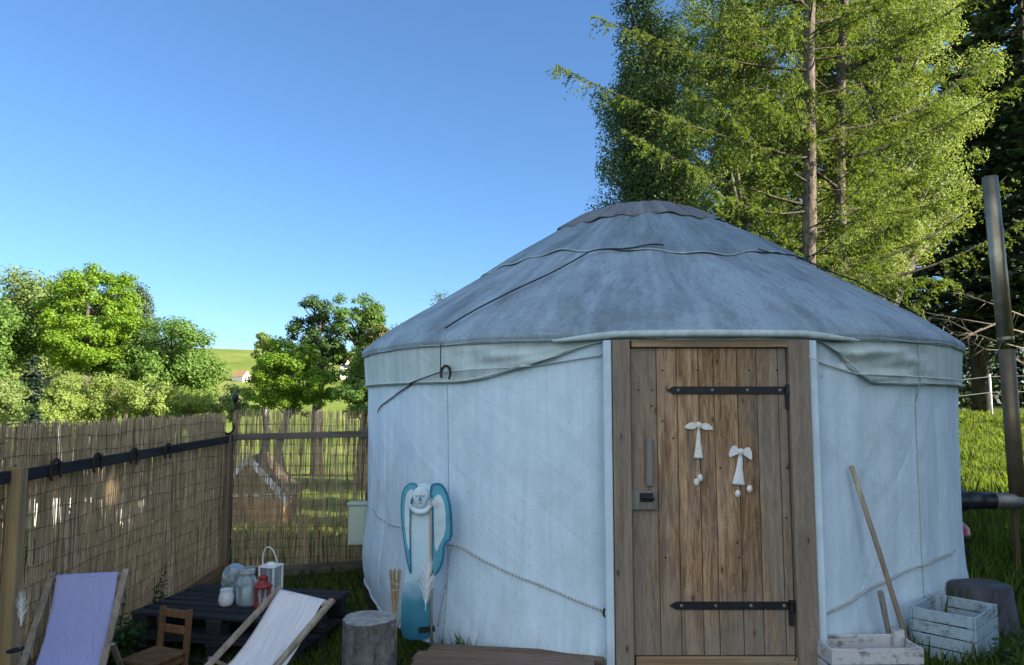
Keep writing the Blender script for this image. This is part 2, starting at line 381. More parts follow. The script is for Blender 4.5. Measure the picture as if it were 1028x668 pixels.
def m_rope(name, col):
    m, nt, b = newmat(name, 0.9, 0.1)
    v = coords(nt, (1, 1, 1), (R_(35), R_(25), 0))
    w_ = nd(nt, 'ShaderNodeTexWave', {'Vector': v, 'Scale': 22.0, 'Distortion': 1.5, 'Detail': 2.0}).outputs[0]
    c = mix(nt, ramp(nt, w_, [(0.15, 0.0), (0.6, 1.0)]), tuple(x * .45 for x in col), col)
    c = mix(nt, ramp(nt, noise(nt, coords(nt), 8, 4, 0.6), [(0.45, 0.0), (0.75, 0.5)]), c, tuple(x * .5 for x in col))
    nt.links.new(c, b.inputs['Base Color']); bump(nt, b, w_, 0.6, 0.004); return m
def m_glass(name='clear_glass', tint=(0.9, 0.96, 0.97)):
    m = bpy.data.materials.new(name); m.use_nodes = True; nt = m.node_tree; nt.nodes.clear()
    g = nd(nt, 'ShaderNodeBsdfGlossy', {'Roughness': 0.06, 0: (0.9, 0.95, 1, 1)}); t = nd(nt, 'ShaderNodeBsdfTransparent', {0: c4(tint)})
    d = nd(nt, 'ShaderNodeBsdfDiffuse', {0: (0.75, 0.8, 0.8, 1)})
    fr = nd(nt, 'ShaderNodeLayerWeight', {0: 0.35})
    m1 = nd(nt, 'ShaderNodeMixShader', {0: fr.outputs['Facing'], 1: t.outputs[0], 2: g.outputs[0]})
    sm_ = ramp(nt, noise(nt, coords(nt), 25, 4, 0.6), [(0.35, 0.05), (0.75, 0.3)])
    m2 = nd(nt, 'ShaderNodeMixShader', {0: sm_, 1: m1.outputs[0], 2: d.outputs[0]})
    o = nd(nt, 'ShaderNodeOutputMaterial'); nt.links.new(m2.outputs[0], o.inputs[0])
    return m

M = {}
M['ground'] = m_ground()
M['wall_canvas'] = m_canvas('wall_canvas', (0.67, 0.81, 0.90), (0.47, 0.555, 0.59), 0.55)
M['skirt_canvas'] = m_canvas('skirt_canvas', (0.60, 0.69, 0.68), (0.35, 0.42, 0.38), 0.7)
M['roof_canvas'] = m_canvas('roof_canvas', (0.35, 0.44, 0.50), (0.135, 0.165, 0.185), 0.45, roof=True)
M['cover_canvas'] = m_canvas('cover_canvas', (0.27, 0.36, 0.41), (0.11, 0.14, 0.16), 0.4, roof=True)
M['cap_canvas'] = m_canvas('cap_canvas', (0.25, 0.265, 0.28), (0.10, 0.105, 0.105), 0.5, roof=True)
M['door_wood'] = m_door()
M['frame_wood'] = m_door()
M['lintel_wood'] = m_wood('lintel_wood', (0.20, 0.12, 0.06), (0.58, 0.41, 0.24), (0.34, 0.28, 0.22), 'x', 30, greyamt=0.6)
M['grey_wood'] = m_wood('grey_wood', (0.09, 0.08, 0.07), (0.27, 0.25, 0.22), (0.3, 0.29, 0.27), 'z', 40)
M['iron'] = m_plain('black_iron', (0.018, 0.019, 0.022), 0.5, 0.4, 0.3)
M['rust_iron'] = m_plain('rusty_iron', (0.05, 0.032, 0.025), 0.7, 0.3, 0.3, var=0.5)
M['old_steel'] = m_plain('worn_steel', (0.22, 0.215, 0.205), 0.5, 0.5, 0.7, var=0.4)
M['rope_light'] = m_rope('pale_rope', (0.62, 0.62, 0.58))
M['rope_dark'] = m_rope('dark_rope', (0.06, 0.065, 0.07))
M['seam'] = m_plain('seam_thread', (0.36, 0.42, 0.42), 0.9, 0.1, var=0.3, scale=60)
M['pale_hem'] = m_plain('pale_hem', (0.40, 0.49, 0.53), 0.9, 0.1, var=0.25, scale=12)
M['wire'] = m_plain('brown_wire', (0.07, 0.055, 0.04), 0.7, 0.3, 0.2)
M['reed'] = m_reed()
M['post'] = m_wood('post_wood', (0.22, 0.14, 0.06), (0.55, 0.38, 0.18), (0.3, 0.27, 0.2), 'z', 26)
M['corner_wood'] = m_wood('corner_post_wood', (0.13, 0.085, 0.05), (0.36, 0.25, 0.15), (0.28, 0.23, 0.18), 'z', 26)
M['rail_dark'] = m_wood('dark_rail', (0.022, 0.022, 0.024), (0.06, 0.06, 0.062), None, 'y', 26)
M['rail_grey'] = m_wood('grey_rail', (0.075, 0.065, 0.055), (0.2, 0.175, 0.145), None, 'x', 26)
M['board_brown'] = m_wood('brown_board', (0.18, 0.11, 0.05), (0.44, 0.29, 0.14), (0.24, 0.21, 0.17), 'y', 26)
M['chair_wood'] = m_wood('grey_chair_wood', (0.22, 0.175, 0.125), (0.48, 0.40, 0.30), None, 'z', 40)
M['brown_wood'] = m_wood('brown_stained_wood', (0.12, 0.06, 0.03), (0.27, 0.15, 0.075), None, 'z', 30)
M['pallet'] = m_wood('black_stained_pallet', (0.014, 0.014, 0.016), (0.05, 0.05, 0.056), None, 'x', 30)
M['deck'] = m_wood('deck_plank', (0.10, 0.06, 0.04), (0.32, 0.21, 0.14), (0.28, 0.22, 0.18), 'x', 30)
M['lilac_cloth'] = m_cloth('lilac_cloth', (0.46, 0.47, 0.76))
M['white_cloth'] = m_cloth('white_cloth', (0.80, 0.79, 0.79))
M['log_bark'] = m_bark('grey_log_bark', (0.10, 0.095, 0.085), (0.33, 0.32, 0.30), 14, 0.7)
M['log_cut'] = m_plain('log_cut_face', (0.34, 0.33, 0.31), 0.9, 0.1, var=0.35, scale=18, bmp=0.4)
M['bamboo'] = m_wood('bamboo', (0.30, 0.22, 0.12), (0.52, 0.41, 0.25), None, 'z', 30)
M['white_paint'] = m_plain('white_paint', (0.78, 0.77, 0.74), 0.6, 0.3, var=0.1)
M['white_wax'] = m_plain('white_wax', (0.8, 0.78, 0.72), 0.6, 0.3, var=0.05)
M['frost_glass'] = m_plain('milky_glass', (0.7, 0.72, 0.72), 0.2, 0.6, var=0.12, scale=20, bmp=0)
M['red_metal'] = m_plain('red_lantern_metal', (0.30, 0.035, 0.03), 0.45, 0.5, 0.2, var=0.3)
M['red_enamel'] = m_plain('red_enamel', (0.42, 0.03, 0.045), 0.3, 0.5, 0.0, var=0.15)
M['glass'] = m_glass()
M['pale_green'] = m_plain('pale_green_plastic', (0.50, 0.585, 0.46), 0.5, 0.4, var=0.06)
M['teal'] = m_plain('teal_paint', (0.02, 0.17, 0.27), 0.6, 0.3, var=0.3, scale=9)
M['teal_mid'] = m_plain('turquoise_paint', (0.10, 0.34, 0.44), 0.6, 0.3, var=0.25, scale=9)
M['pale_blue'] = m_plain('pale_blue_paint', (0.58, 0.70, 0.74), 0.65, 0.25, var=0.15, scale=9)
M['white_feather'] = m_plain('white_feather', (0.85, 0.86, 0.86), 0.8, 0.1, var=0.04, bmp=0)
M['shell'] = m_plain('pale_shell', (0.78, 0.75, 0.66), 0.5, 0.4, var=0.15, scale=40)
M['white_crate'] = m_paintwood('whitewashed_crate', (0.68, 0.67, 0.66), (0.21, 0.18, 0.16), 0.72)
M['blue_crate'] = m_paintwood('pale_blue_crate', (0.38, 0.49, 0.54), (0.17, 0.165, 0.155), 0.72)
M['dark_plastic'] = m_plain('dark_plastic', (0.055, 0.055, 0.065), 0.6, 0.3, var=0.3)
M['soil'] = m_plain('potting_soil', (0.035, 0.025, 0.018), 0.95, 0.1, var=0.5, scale=30, bmp=0.8)
M['steel_pipe'] = m_plain('steel_pipe', (0.34, 0.285, 0.19), 0.42, 0.5, 0.85, var=0.35, scale=6, bmp=0.05)
M['black_pipe'] = m_plain('black_pipe', (0.022, 0.024, 0.028), 0.4, 0.5, 0.3, var=0.2)
M['brown_pipe'] = m_plain('heat_browned_pipe', (0.20, 0.15, 0.095), 0.5, 0.4, 0.6, var=0.4, scale=6)
M['mat_brown'] = m_plain('coir_mat', (0.12, 0.07, 0.05), 0.95, 0.1, var=0.4, scale=60, bmp=1.0)
M['stone'] = m_plain('grey_stone', (0.06, 0.06, 0.062), 0.9, 0.2, var=0.5, scale=20, bmp=0.6)
M['plaster'] = m_plain('white_plaster', (0.72, 0.70, 0.66), 0.9, 0.1, var=0.12, scale=4)
M['orange_board'] = m_wood('orange_boarding', (0.36, 0.17, 0.07), (0.62, 0.36, 0.17), None, 'z', 14)
M['brown_board_v'] = m_wood('brown_boarding', (0.07, 0.045, 0.03), (0.19, 0.125, 0.08), None, 'z', 14)
M['shed_gable'] = m_wood('shed_gable_boards', (0.13, 0.095, 0.06), (0.30, 0.22, 0.14), None, 'z', 14)
M['roof_felt'] = m_plain('brown_roofing', (0.15, 0.115, 0.09), 0.9, 0.1, var=0.3)
M['red_tile'] = m_plain('red_roof_tile', (0.50, 0.085, 0.05), 0.8, 0.2, var=0.25, scale=3)
M['orange_tile'] = m_plain('orange_roof_tile', (0.46, 0.26, 0.14), 0.8, 0.2, var=0.25, scale=3)
M['pane'] = m_plain('window_dark', (0.04, 0.05, 0.06), 0.15, 0.6, var=0.1, bmp=0)
M['larch_bark'] = m_bark('larch_bark', (0.03, 0.024, 0.02), (0.25, 0.21, 0.17), 17, 0.5, 1.0)
M['dark_bark'] = m_bark('dark_bark', (0.03, 0.025, 0.02), (0.13, 0.11, 0.09), 8, 0.3)
M['grey_bark'] = m_bark('grey_bark', (0.10, 0.09, 0.08), (0.30, 0.28, 0.25), 8, 0.3)
M['birch_bark'] = m_bark('birch_bark', (0.08, 0.08, 0.075), (0.6, 0.58, 0.54), 5, 1.6)
M['dead_wood'] = m_bark('dead_wood', (0.09, 0.075, 0.06), (0.25, 0.22, 0.18), 20, 0.3, 0.3)
M['grass'] = m_leaf('grass_blade', (0.04, 0.082, 0.014), (0.175, 0.245, 0.042), 0.45, (1.8, 1.6, 0.6))
M['meadow'] = m_leaf('meadow_blade', (0.07, 0.11, 0.02), (0.19, 0.23, 0.05), 0.35)
M['weed'] = m_leaf('weed_leaf', (0.02, 0.05, 0.012), (0.06, 0.12, 0.025), 0.3)
LEAF = {
 'lime': m_leaf('lime_leaf', (0.080, 0.165, 0.012), (0.205, 0.325, 0.028), 0.35),
 'mid': m_leaf('mid_leaf', (0.056, 0.119, 0.022), (0.150, 0.250, 0.050), 0.32),
 'pale': m_leaf('pale_leaf', (0.106, 0.163, 0.050), (0.237, 0.312, 0.106), 0.35),
 'willow': m_leaf('willow_leaf', (0.125, 0.188, 0.050), (0.288, 0.362, 0.094), 0.38),
 'dark': m_leaf('dark_leaf', (0.027, 0.062, 0.022), (0.075, 0.138, 0.044), 0.25),
 'bluegreen': m_leaf('spruce_needle', (0.014, 0.036, 0.024), (0.045, 0.085, 0.05), 0.12, (1.2, 1.2, 0.9)),
 'sprucedark': m_leaf('dark_spruce_needle', (0.012, 0.028, 0.014), (0.045, 0.075, 0.032), 0.1, (1.2, 1.2, 0.9)),
 'larch': m_leaf('larch_needle', (0.055, 0.10, 0.02), (0.185, 0.255, 0.05), 0.42),
 'birch': m_leaf('birch_leaf', (0.045, 0.085, 0.025), (0.13, 0.19, 0.06), 0.34, (1.4, 1.4, 0.8)),
 'beech': m_leaf('broad_leaf', (0.12, 0.175, 0.042), (0.28, 0.345, 0.10), 0.42, (1.5, 1.45, 0.8)),
 'bluish': m_leaf('blue_green_leaf', (0.05, 0.085, 0.05), (0.125, 0.175, 0.10), 0.25, (1.3, 1.3, 0.9)),
 'gap': m_leaf('shaded_broad_leaf', (0.05, 0.09, 0.018), (0.17, 0.235, 0.045), 0.42),
 'rust': m_leaf('browning_leaf', (0.09, 0.105, 0.03), (0.20, 0.22, 0.065), 0.3),
}

# ---------------------------------------------------------------- ground sheet
def build_ground():
    def spread(a, b, n, k): 
        t = np.linspace(-1, 1, n); s = np.sinh(k * t) / math.sinh(k); return np.where(s < 0, -s * a, s * b)
    xs = spread(-600, 600, 201, 5.2); ys = spread(-60, 800, 241, 5.0) + 5
    X, Y = np.meshgrid(xs, ys); Z = hgt(X, Y)
    vs = np.stack([X, Y, Z], -1).reshape(-1, 3)
    nx, ny = len(xs), len(ys)
    fs = [(j * nx + i, j * nx + i + 1, (j + 1) * nx + i + 1, (j + 1) * nx + i) for j in range(ny - 1) for i in range(nx - 1)]
    mb = MB(); mb.v = [tuple(q) for q in vs]; mb.f = fs
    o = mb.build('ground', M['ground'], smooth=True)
    tag(o, 'grassy ground of the yard running out to a green hill', kind='structure')
build_ground()

# ---------------------------------------------------------------- the yurt
CX, CYY, RW = 1.193, 6.695, 2.44
EAVE = 1.90
yurt = thing('yurt', 'round white canvas yurt with a grey weathered conical roof', 'yurt', (CX, CYY, 0))
def cyl(t, r, z): return Vector((r * math.sin(t), -r * math.cos(t), z))
def base_z(t):
    d = tdeg(t); lift = -0.055 + 0.13 * float(sm(48, 85, -d)) if d < 0 else -0.2
    return max(gz(CX + RW * math.sin(t), CYY - RW * math.cos(t)), lift)
def tdeg(t):
    d = math.degrees(t) % 360
    return d - 360 if d > 180 else d
def wig(t, z, a=1.0):
    x, y = 2.46 * math.sin(t), 2.46 * math.cos(t)
    f = mnoise.noise(Vector((x * 1.6, y * 1.6, z * .55))) * .016 + mnoise.noise(Vector((x * 4.5 + z * 1.8, y * 4.5 - z * 1.8, z * 1.1 + 7))) * .0065 + mnoise.noise(Vector((x * 11, y * 11, z * 2.2 + 3))) * .0022
    return f + a * (0.008 * math.sin(9 * t + 1.3 * z) + 0.006 * math.sin(23 * t + 0.8 * z + 1) + 0.004 * math.sin(47 * t - 2.0 * z))
def wall_r(t, z):
    k = (z - 0.85) / 1.0
    left = float(sm(35, 80, -tdeg(t))); flare = (0.05 * max(0, 0.45 - z) ** 2 * 4) * (1 - left) + left * (0.035 * math.exp(-((z - .28) / .22) ** 2) - 0.10 * max(0.0, .16 - z))
    return RW + wig(t, z) + 0.02 * (1 - k * k) * -0.6 + flare
DH = R_(13.6)   # half angle taken by the door
def wall_fn(u, v):
    t = DH + u * (2 * PI - 2 * DH); z0 = base_z(t) - 0.01
    z = z0 + v * (EAVE - z0)
    return cyl(t, wall_r(t, z), z)
mb = MB(); mb.grid(wall_fn, 640, 60); mb.build('wall_cloth', M['wall_canvas'], yurt, True)
def skirt_drop(t):
    d = tdeg(t)
    if d < 0: return 0.055 + 0.235 * float(sm(13.5, 40, -d) ** 0.75)
    return 0.055 + 0.25 * float(sm(13.5, 24, d))
def skirt_fn(u, v):
    t = u * 2 * PI; dr = skirt_drop(t); z = EAVE - 0.012 - v * (dr - 0.012)
    gather = max(0.0, 1 - abs(abs(tdeg(t)) - 14) / 26)
    r = RW + 0.036 - 0.016 * v + wig(t, z, 0.7) + (0.036 * math.sin(40 * z + 16 * abs(t) + 2 * math.sin(9 * t)) + 0.015 * math.sin(83 * z - 21 * abs(t))) * gather * min(1, v * 3) + 0.012 * math.sin(70 * t + 30 * z) * gather * v * (1 - v) * 3
    if abs(tdeg(t)) < 15: r = max(r, RW + 0.03)
    return cyl(t, r, z)
mb = MB(); mb.grid(skirt_fn, 420, 18, closed=True); mb.build('roof_skirt', M['skirt_canvas'], yurt, True, solid=0.004)
PROF = [(2.490, 1.855), (2.499, 1.890), (2.484, 1.922), (2.435, 1.962), (2.385, 2.003), (2.29, 2.075), (2.0, 2.262), (1.6, 2.508), (1.2, 2.755), (0.9, 2.94), (0.75, 3.032), (0.64, 3.098), (0.55, 3.15), (0.45, 3.19), (0.3, 3.222), (0.15, 3.234), (0.0, 3.236)]
def prof_at(s):
    s = s * (len(PROF) - 1); i = min(int(s), len(PROF) - 2); k = s - i
    return PROF[i][0] * (1 - k) + PROF[i + 1][0] * k, PROF[i][1] * (1 - k) + PROF[i + 1][1] * k
def roof_z(r):
    for (r0, z0), (r1, z1) in zip(PROF[2:], PROF[3:]):
        if r1 <= r <= r0: return z0 + (z1 - z0) * (r0 - r) / (r0 - r1)
    return PROF[2][1]
def sag(t, r):
    k = max(0.0, min(1.0, (2.35 - r) / 0.5)) * max(0.0, min(1.0, (r - 0.3) / 0.6))
    return k * (-0.018 * (0.5 + 0.5 * math.cos(26 * t)) + 0.012 * math.sin(5 * t + 3 * r) + 0.006 * math.sin(11 * t - 7 * r))
def roof_fn(u, v):
    t = u * 2 * PI; r, z = prof_at(v)
    rr = r + (wig(t, 1.9, 0.7) if r > 2.3 else 0)
    return cyl(t, rr, z + sag(t, r))
mb = MB(); mb.grid(roof_fn, 360, 90, closed=True); mb.build('roof_cloth', M['roof_canvas'], yurt, True)
def cover_edge(t): return 1.46 + 0.03 * math.sin(3 * t + 1.0) + 0.05 * max(0, math.cos(4 * (t - 0.1))) ** 3
def cover_fn(u, v):
    t = u * 2 * PI; r1 = cover_edge(t); r = r1 + (0.6 - r1) * v
    return cyl(t, r, roof_z(r) + sag(t, r) + 0.012 + 0.005 * math.sin(17 * t + 4 * r))
mb = MB(); mb.grid(cover_fn, 240, 24, closed=True); mb.build('roof_cover', M['cover_canvas'], yurt, True, solid=0.007)
pts = [Vector(cover_fn(u / 200, 0.0)) + Vector((0, 0, 0.002)) for u in range(201)]
m_ = MB(); m_.tube(pts, 0.0055, 6); m_.build('cover_hem', M['pale_hem'], yurt, True)
def cap_fn(u, v):
    t = u * 2 * PI; r1 = 0.75 + 0.018 * abs(math.sin(4 * t)) + 0.06 * math.sin(t + 2); r = r1 * (1 - v)
    return cyl(t, r, roof_z(r) + sag(t, r) + 0.027 + 0.008 * math.sin(8 * t) * (r / 0.8))
mb = MB(); mb.grid(cap_fn, 160, 16, closed=True); mb.build('crown_cap', M['cap_canvas'], yurt, True, solid=0.007)

# ropes, seams and straps (yurt coordinates from the outer surface)
def to_t(p): return math.atan2(p.x - CX, -(p.y - CYY))
def onwall(px, py, r):
    """where the line of sight first meets the cylinder of radius r round the yurt's axis"""
    d = ray(px, py); a = d.x ** 2 + d.y ** 2; b = -2 * (d.x * CX + d.y * CYY); c = CX ** 2 + CYY ** 2 - r * r
    q = max(0, b * b - 4 * a * c); k = (-b - math.sqrt(q)) / (2 * a)
    p = Vector((0, 0, EYE)) + d * k
    return to_t(p), p.z
def wall_rope(name, tz, rad, mat, off=0.012, extra=0.0, sagz=0.0, steps=14):
    pts = []
    for (t0, z0), (t1, z1) in zip(tz, tz[1:]):
        for i in range(steps + 1):
            k = i / steps; t = t0 + (t1 - t0) * k; z = z0 + (z1 - z0) * k - sagz * 4 * k * (1 - k)
            rr = max(wall_r(t, z), (RW + 0.045) if z > EAVE - skirt_drop(t) else 0) + off + extra
            pts.append(cyl(t, rr, z))
    m_ = MB(); m_.tube(pts, rad, 6); return m_.build(name, mat, yurt, True)
def roof_rope(name, tr, rad, mat, off=0.02, steps=16):
    pts = []
    for (t0, r0), (t1, r1) in zip(tr, tr[1:]):
        for i in range(steps + 1):
            k = i / steps; t = t0 + (t1 - t0) * k; r = r0 + (r1 - r0) * k
            pts.append(cyl(t, r, roof_z(r) + sag(t, r) + off))
    m_ = MB(); m_.tube(pts, rad, 6); return m_.build(name, mat, yurt, True)
T1 = R_(-41.5)
roof_rope('rope', [(T1, 2.47), (R_(-35), 2.1), (R_(-24), 1.55), (R_(-14), 1.49), (R_(-4), 1.48)], 0.006, M['rope_dark'], 0.040)
roof_rope('rope', [(R_(24), 1.50), (R_(36), 1.62), (R_(58), 2.05), (R_(76), 2.47)], 0.0055, M['rope_dark'], 0.036)
roof_rope('seam', [(R_(-62), 2.45), (R_(-62), 1.5)], 0.0035, M['seam'], 0.006)
roof_rope('seam', [(R_(38), 2.45), (R_(38), 1.5)], 0.0035, M['seam'], 0.006)
roof_rope('seam', [(R_(-88), 2.45), (R_(-88), 1.5)], 0.003, M['seam'], 0.006)
# drawstring round the eave
pts = [cyl(u / 180 * 2 * PI, RW + 0.052 + wig(u / 180 * 2 * PI, 1.86, 0.7), EAVE - 0.035 + 0.006 * math.sin(u * 0.7)) for u in range(181)]
m_ = MB(); m_.tube(pts, 0.0045, 6); m_.build('drawstring', M['seam'], yurt, True)
# hem seam of the skirt on both sides
for a, b_ in ((-165, -15), (15, 165)):
    pts = []
    for i in range(121):
        t = R_(a + (b_ - a) * i / 120); z = EAVE - skirt_drop(t) + 0.012
        pts.append(cyl(t, RW + 0.030 + wig(t, z, 0.7), z))
    m_ = MB(); m_.tube(pts, 0.006, 6); m_.build('skirt_hem', M['skirt_canvas'], yurt, True)
hs = onwall(446, 373, RW + 0.05)
wall_rope('rope', [(hs[0], hs[1]), onwall(410, 387, RW + .03), onwall(386, 401, RW + .03), onwall(374, 414, RW + .03)], 0.0045, M['rope_dark'], 0.012)
wall_rope('rope', [(T1, EAVE - 0.03), (T1, 1.65), (hs[0], hs[1])], 0.004, M['rope_dark'], 0.02)
wall_rope('rope', [(hs[0], hs[1]), onwall(520, 369, RW + .04), onwall(607, 356, RW + .04)], 0.006, M['skirt_canvas'], 0.015)
wall_rope('rope', [onwall(815, 360, RW + .05), onwall(868, 376, RW + .05), onwall(962, 383, RW + .03)], 0.006, M['skirt_canvas'], 0.015)
wall_rope('strap', [(T1, 1.60), (T1, base_z(T1) + 0.02)], 0.004, M['seam'], 0.000)
tr = onwall(921, 480, RW)[0]
wall_rope('strap', [(tr, 1.86), (tr, base_z(tr) + 0.02)], 0.005, M['seam'], 0.0)
wall_rope('seam', [(R_(-62), 1.6), (R_(-62), base_z(R_(-62)) + 0.02)], 0.004, M['wall_canvas'], 0.002)
wall_rope('rope', [onwall(444, 546, RW), onwall(458, 548, RW), onwall(530, 582, RW), onwall(612, 616, RW)], 0.006, M['rope_light'], 0.014)
wall_rope('rope', [onwall(452, 547, RW), onwall(447, 590, RW), onwall(443, 628, RW)], 0.004, M['rope_light'], 0.010)
wall_rope('rope', [onwall(818, 620, RW), onwall(870, 594, RW), onwall(917, 570, RW), onwall(957, 553, RW)], 0.006, M['rope_light'], 0.014)
wall_rope('rope', [onwall(372, 511, RW), onwall(390, 527, RW), onwall(410, 532, RW)], 0.004, M['rope_light'], 0.004)
for px, py in ((610, 614), (818, 618)):
    t, z = onwall(px, py, RW); c = cyl(t, RW + 0.025, z); m_ = MB()
    m_.tube([c + Vector((0.022 * math.cos(a), -0.004, 0.026 * math.sin(a))) for a in np.linspace(0, 2 * PI, 13)], 0.006, 6)
    m_.build('tie_ring', M['iron'], yurt, True)
# dark wooden floor ring under the hem
m_ = MB(); m_.grid(lambda u, v: cyl(u * 2 * PI, RW - 0.07, -0.25 + v * 0.45), 120, 2, closed=True); m_.build('floor_ring', M['brown_board_v'], yurt, True)
# ground hem rope
pts = [cyl(t, wall_r(t, base_z(t)) + .004, base_z(t) + .004) for t in (DH + u / 200 * (2 * PI - 2 * DH) for u in range(201))]
m_ = MB(); m_.tube(pts, 0.009, 6); m_.build('hem', M['wall_canvas'], yurt, True)

# door frame and door, yurt coordinates
FY = -2.475            # front face of the frame
FX0, FX1, FZ0, FZ1 = -0.616, 0.514, 0.02, 1.845
def wbox(name, x0, x1, y0, y1, z0, z1, mat, parent, bevel=0.004):
    m_ = MB(); m_.box(((x0 + x1) / 2, (y0 + y1) / 2, (z0 + z1) / 2), (x1 - x0, y1 - y0, z1 - z0)); return m_.build(name, mat, parent, bevel=bevel)
for xc, wd_ in ((FX0 + 0.05, 0.10), (FX1 - 0.06, 0.12)):
    m_ = MB(); m_.box((xc, FY + 0.07, (FZ0 + FZ1) / 2 - 0.01), (wd_, 0.14, FZ1 - FZ0 + 0.02)); m_.build('door_jamb', M['frame_wood'], yurt, bevel=0.005)
m_ = MB(); m_.box((-0.051, FY + 0.072, FZ1 - 0.020), (FX1 - FX0 - 0.222, 0.13, 0.042)); m_.build('lintel', M['lintel_wood'], yurt, bevel=0.004)
m_ = MB(); m_.box((-0.051, FY + 0.085, FZ0 + 0.03), (FX1 - FX0 - 0.222, 0.13, 0.06)); m_.build('sill', M['lintel_wood'], yurt, bevel=0.004)
dl = MB()
LX0, LX1, LZ0, LZ1 = FX0 + 0.104, FX1 - 0.124, FZ0 + 0.064, FZ1 - 0.044
seams = [633, 660, 681, 703, 719, 743, 763, 785, 794]
for a, b_ in zip(seams, seams[1:]):
    x0 = LX0 + (a - 633) / 161 * (LX1 - LX0); x1 = LX0 + (b_ - 633) / 161 * (LX1 - LX0)
    dl.box(((x0 + x1) / 2, FY + 0.05, (LZ0 + LZ1) / 2), (x1 - x0 - 0.0035, 0.03, LZ1 - LZ0 - random.Random(a).uniform(0.001, 0.006)))
leaf = dl.build('door_leaf', M['door_wood'], yurt, bevel=0.003)
wbox('door_backing', LX0 - 0.002, LX1 + 0.002, FY + 0.068, FY + 0.10, LZ0, LZ1, M['brown_board_v'], leaf, 0)
def door_pt(px, py): # pixel on the plane of the door's face -> yurt coords x,z
    p = at(px, py, CYY + FY + 0.035); return p.x - CX, p.z
YF = FY + 0.035
def hinge(px0, px1, py):
    x0, z = door_pt(px0, py); x1, _ = door_pt(px1, py)
    h = MB(); h.box(((x0 + x1) / 2, YF - 0.004, z), (x1 - x0, 0.008, 0.044))
    h.prism([(x0 - 0.035, z), (x0 + 0.001, z - 0.021), (x0 + 0.001, z + 0.021)], YF - 0.0075, YF)
    h.tube([(x1 - 0.012, YF - 0.016, z - 0.032), (x1 - 0.012, YF - 0.016, z + 0.032)], 0.015, 10)
    h.box((x1 - 0.014, YF - 0.008, z - 0.065), (0.024, 0.012, 0.085))
    o = h.build('hinge', M['iron'], leaf, bevel=0.0015)
    for k in (0.05, 0.34, 0.64, 0.92):
        b_ = MB(); xx = x0 + (x1 - x0) * k
        b_.tube([(xx, YF - 0.008, z), (xx, YF - 0.011, z), (xx, YF - 0.013, z)], [0.010, 0.009, 0.004], 10); b_.build('bolt', M['old_steel'], leaf)
hinge(675, 792, 392); hinge(678, 796, 608)
lk = MB()
x, z0 = door_pt(652, 488); _, z1 = door_pt(652, 440)
lk.box((x, YF - 0.010, (z0 + z1) / 2), (0.042, 0.02, z1 - z0)); 
xa, zc = door_pt(646, 502)
lk.box((xa, YF - 0.014, zc), (0.15, 0.027, 0.105)); 
lo = lk.build('latch_block', M['grey_wood'], leaf, bevel=0.005)
k = MB(); xb, zb = door_pt(648, 499)
k.tube([(xb, YF - 0.027, zb), (xb, YF - 0.05, zb)], 0.012, 10); k.tube([(xb - 0.03, YF - 0.052, zb + 0.004), (xb + 0.04, YF - 0.052, zb - 0.004)], 0.010, 8)
k.box((xb, YF - 0.029, zb), (0.075, 0.004, 0.05))
k.build('handle', M['iron'], leaf, bevel=0.002)
xs_, _ = door_pt(633, 500)
k = MB(); k.box((xs_ - 0.012, YF - 0.018, zc), (0.03, 0.03, 0.17)); k.build('strike_plate', M['old_steel'], leaf, bevel=0.003)
# nail heads on the planks
for px, py in ((641, 392), (655, 392), (654, 408), (676, 440), (665, 423), (655, 446), (655, 470), (740, 545), (723, 470), (665, 372), (700, 372), (752, 372), (780, 372), (790, 470), (789, 520), (742, 560), (668, 560)):
    x, z = door_pt(px, py); nl = MB(); nl.tube([(x, YF + 0.001, z), (x, YF - 0.003, z)], 0.006, 8); nl.build('nail', M['rust_iron'], leaf)
for zz in (0.25, 0.6, 0.95, 1.3, 1.62):
    for xx in (FX0 + 0.03, FX1 - 0.04): nl = MB(); nl.tube([(xx, FY + 0.001, zz), (xx, FY - 0.003, zz)], 0.006, 8); nl.build('nail', M['old_steel'], yurt)
# canvas flap strips beside the frame
for x0, x1 in ((FX0 - 0.050, FX0 - 0.004), (FX1 + 0.004, FX1 + 0.050)):
    wbox('edge_strip', x0, x1, FY + 0.02, FY + 0.07, 0.03, 1.845, M['wall_canvas'], yurt, 0.006)
# rolled hood over the door
pts = [Vector((-0.95 + 1.80 * i / 30, -(math.sqrt((RW + 0.062) ** 2 - (-0.95 + 1.80 * i / 30) ** 2)) - 0.012, 1.880 - 0.03 * max(0, abs(i - 15) - 9) / 6)) for i in range(31)]
m_ = MB(); m_.tube(pts, [0.008 + 0.013 * min(1, (15 - abs(i - 15)) / 4) for i in range(31)], 10); m_.build('door_hood', M['skirt_canvas'], yurt, True)
# tie cord dangling right of the door
x, z = door_pt(812, 362)
m_ = MB(); m_.tube([(x - 0.02, FY - 0.0, z + 0.02), (x + 0.02, FY - 0.02, z), (x + 0.045, FY - 0.022, z - 0.07), (x + 0.05, FY - 0.022, z - 0.10)], 0.004, 6); m_.build('tie_cord', M['rope_light'], yurt, True)

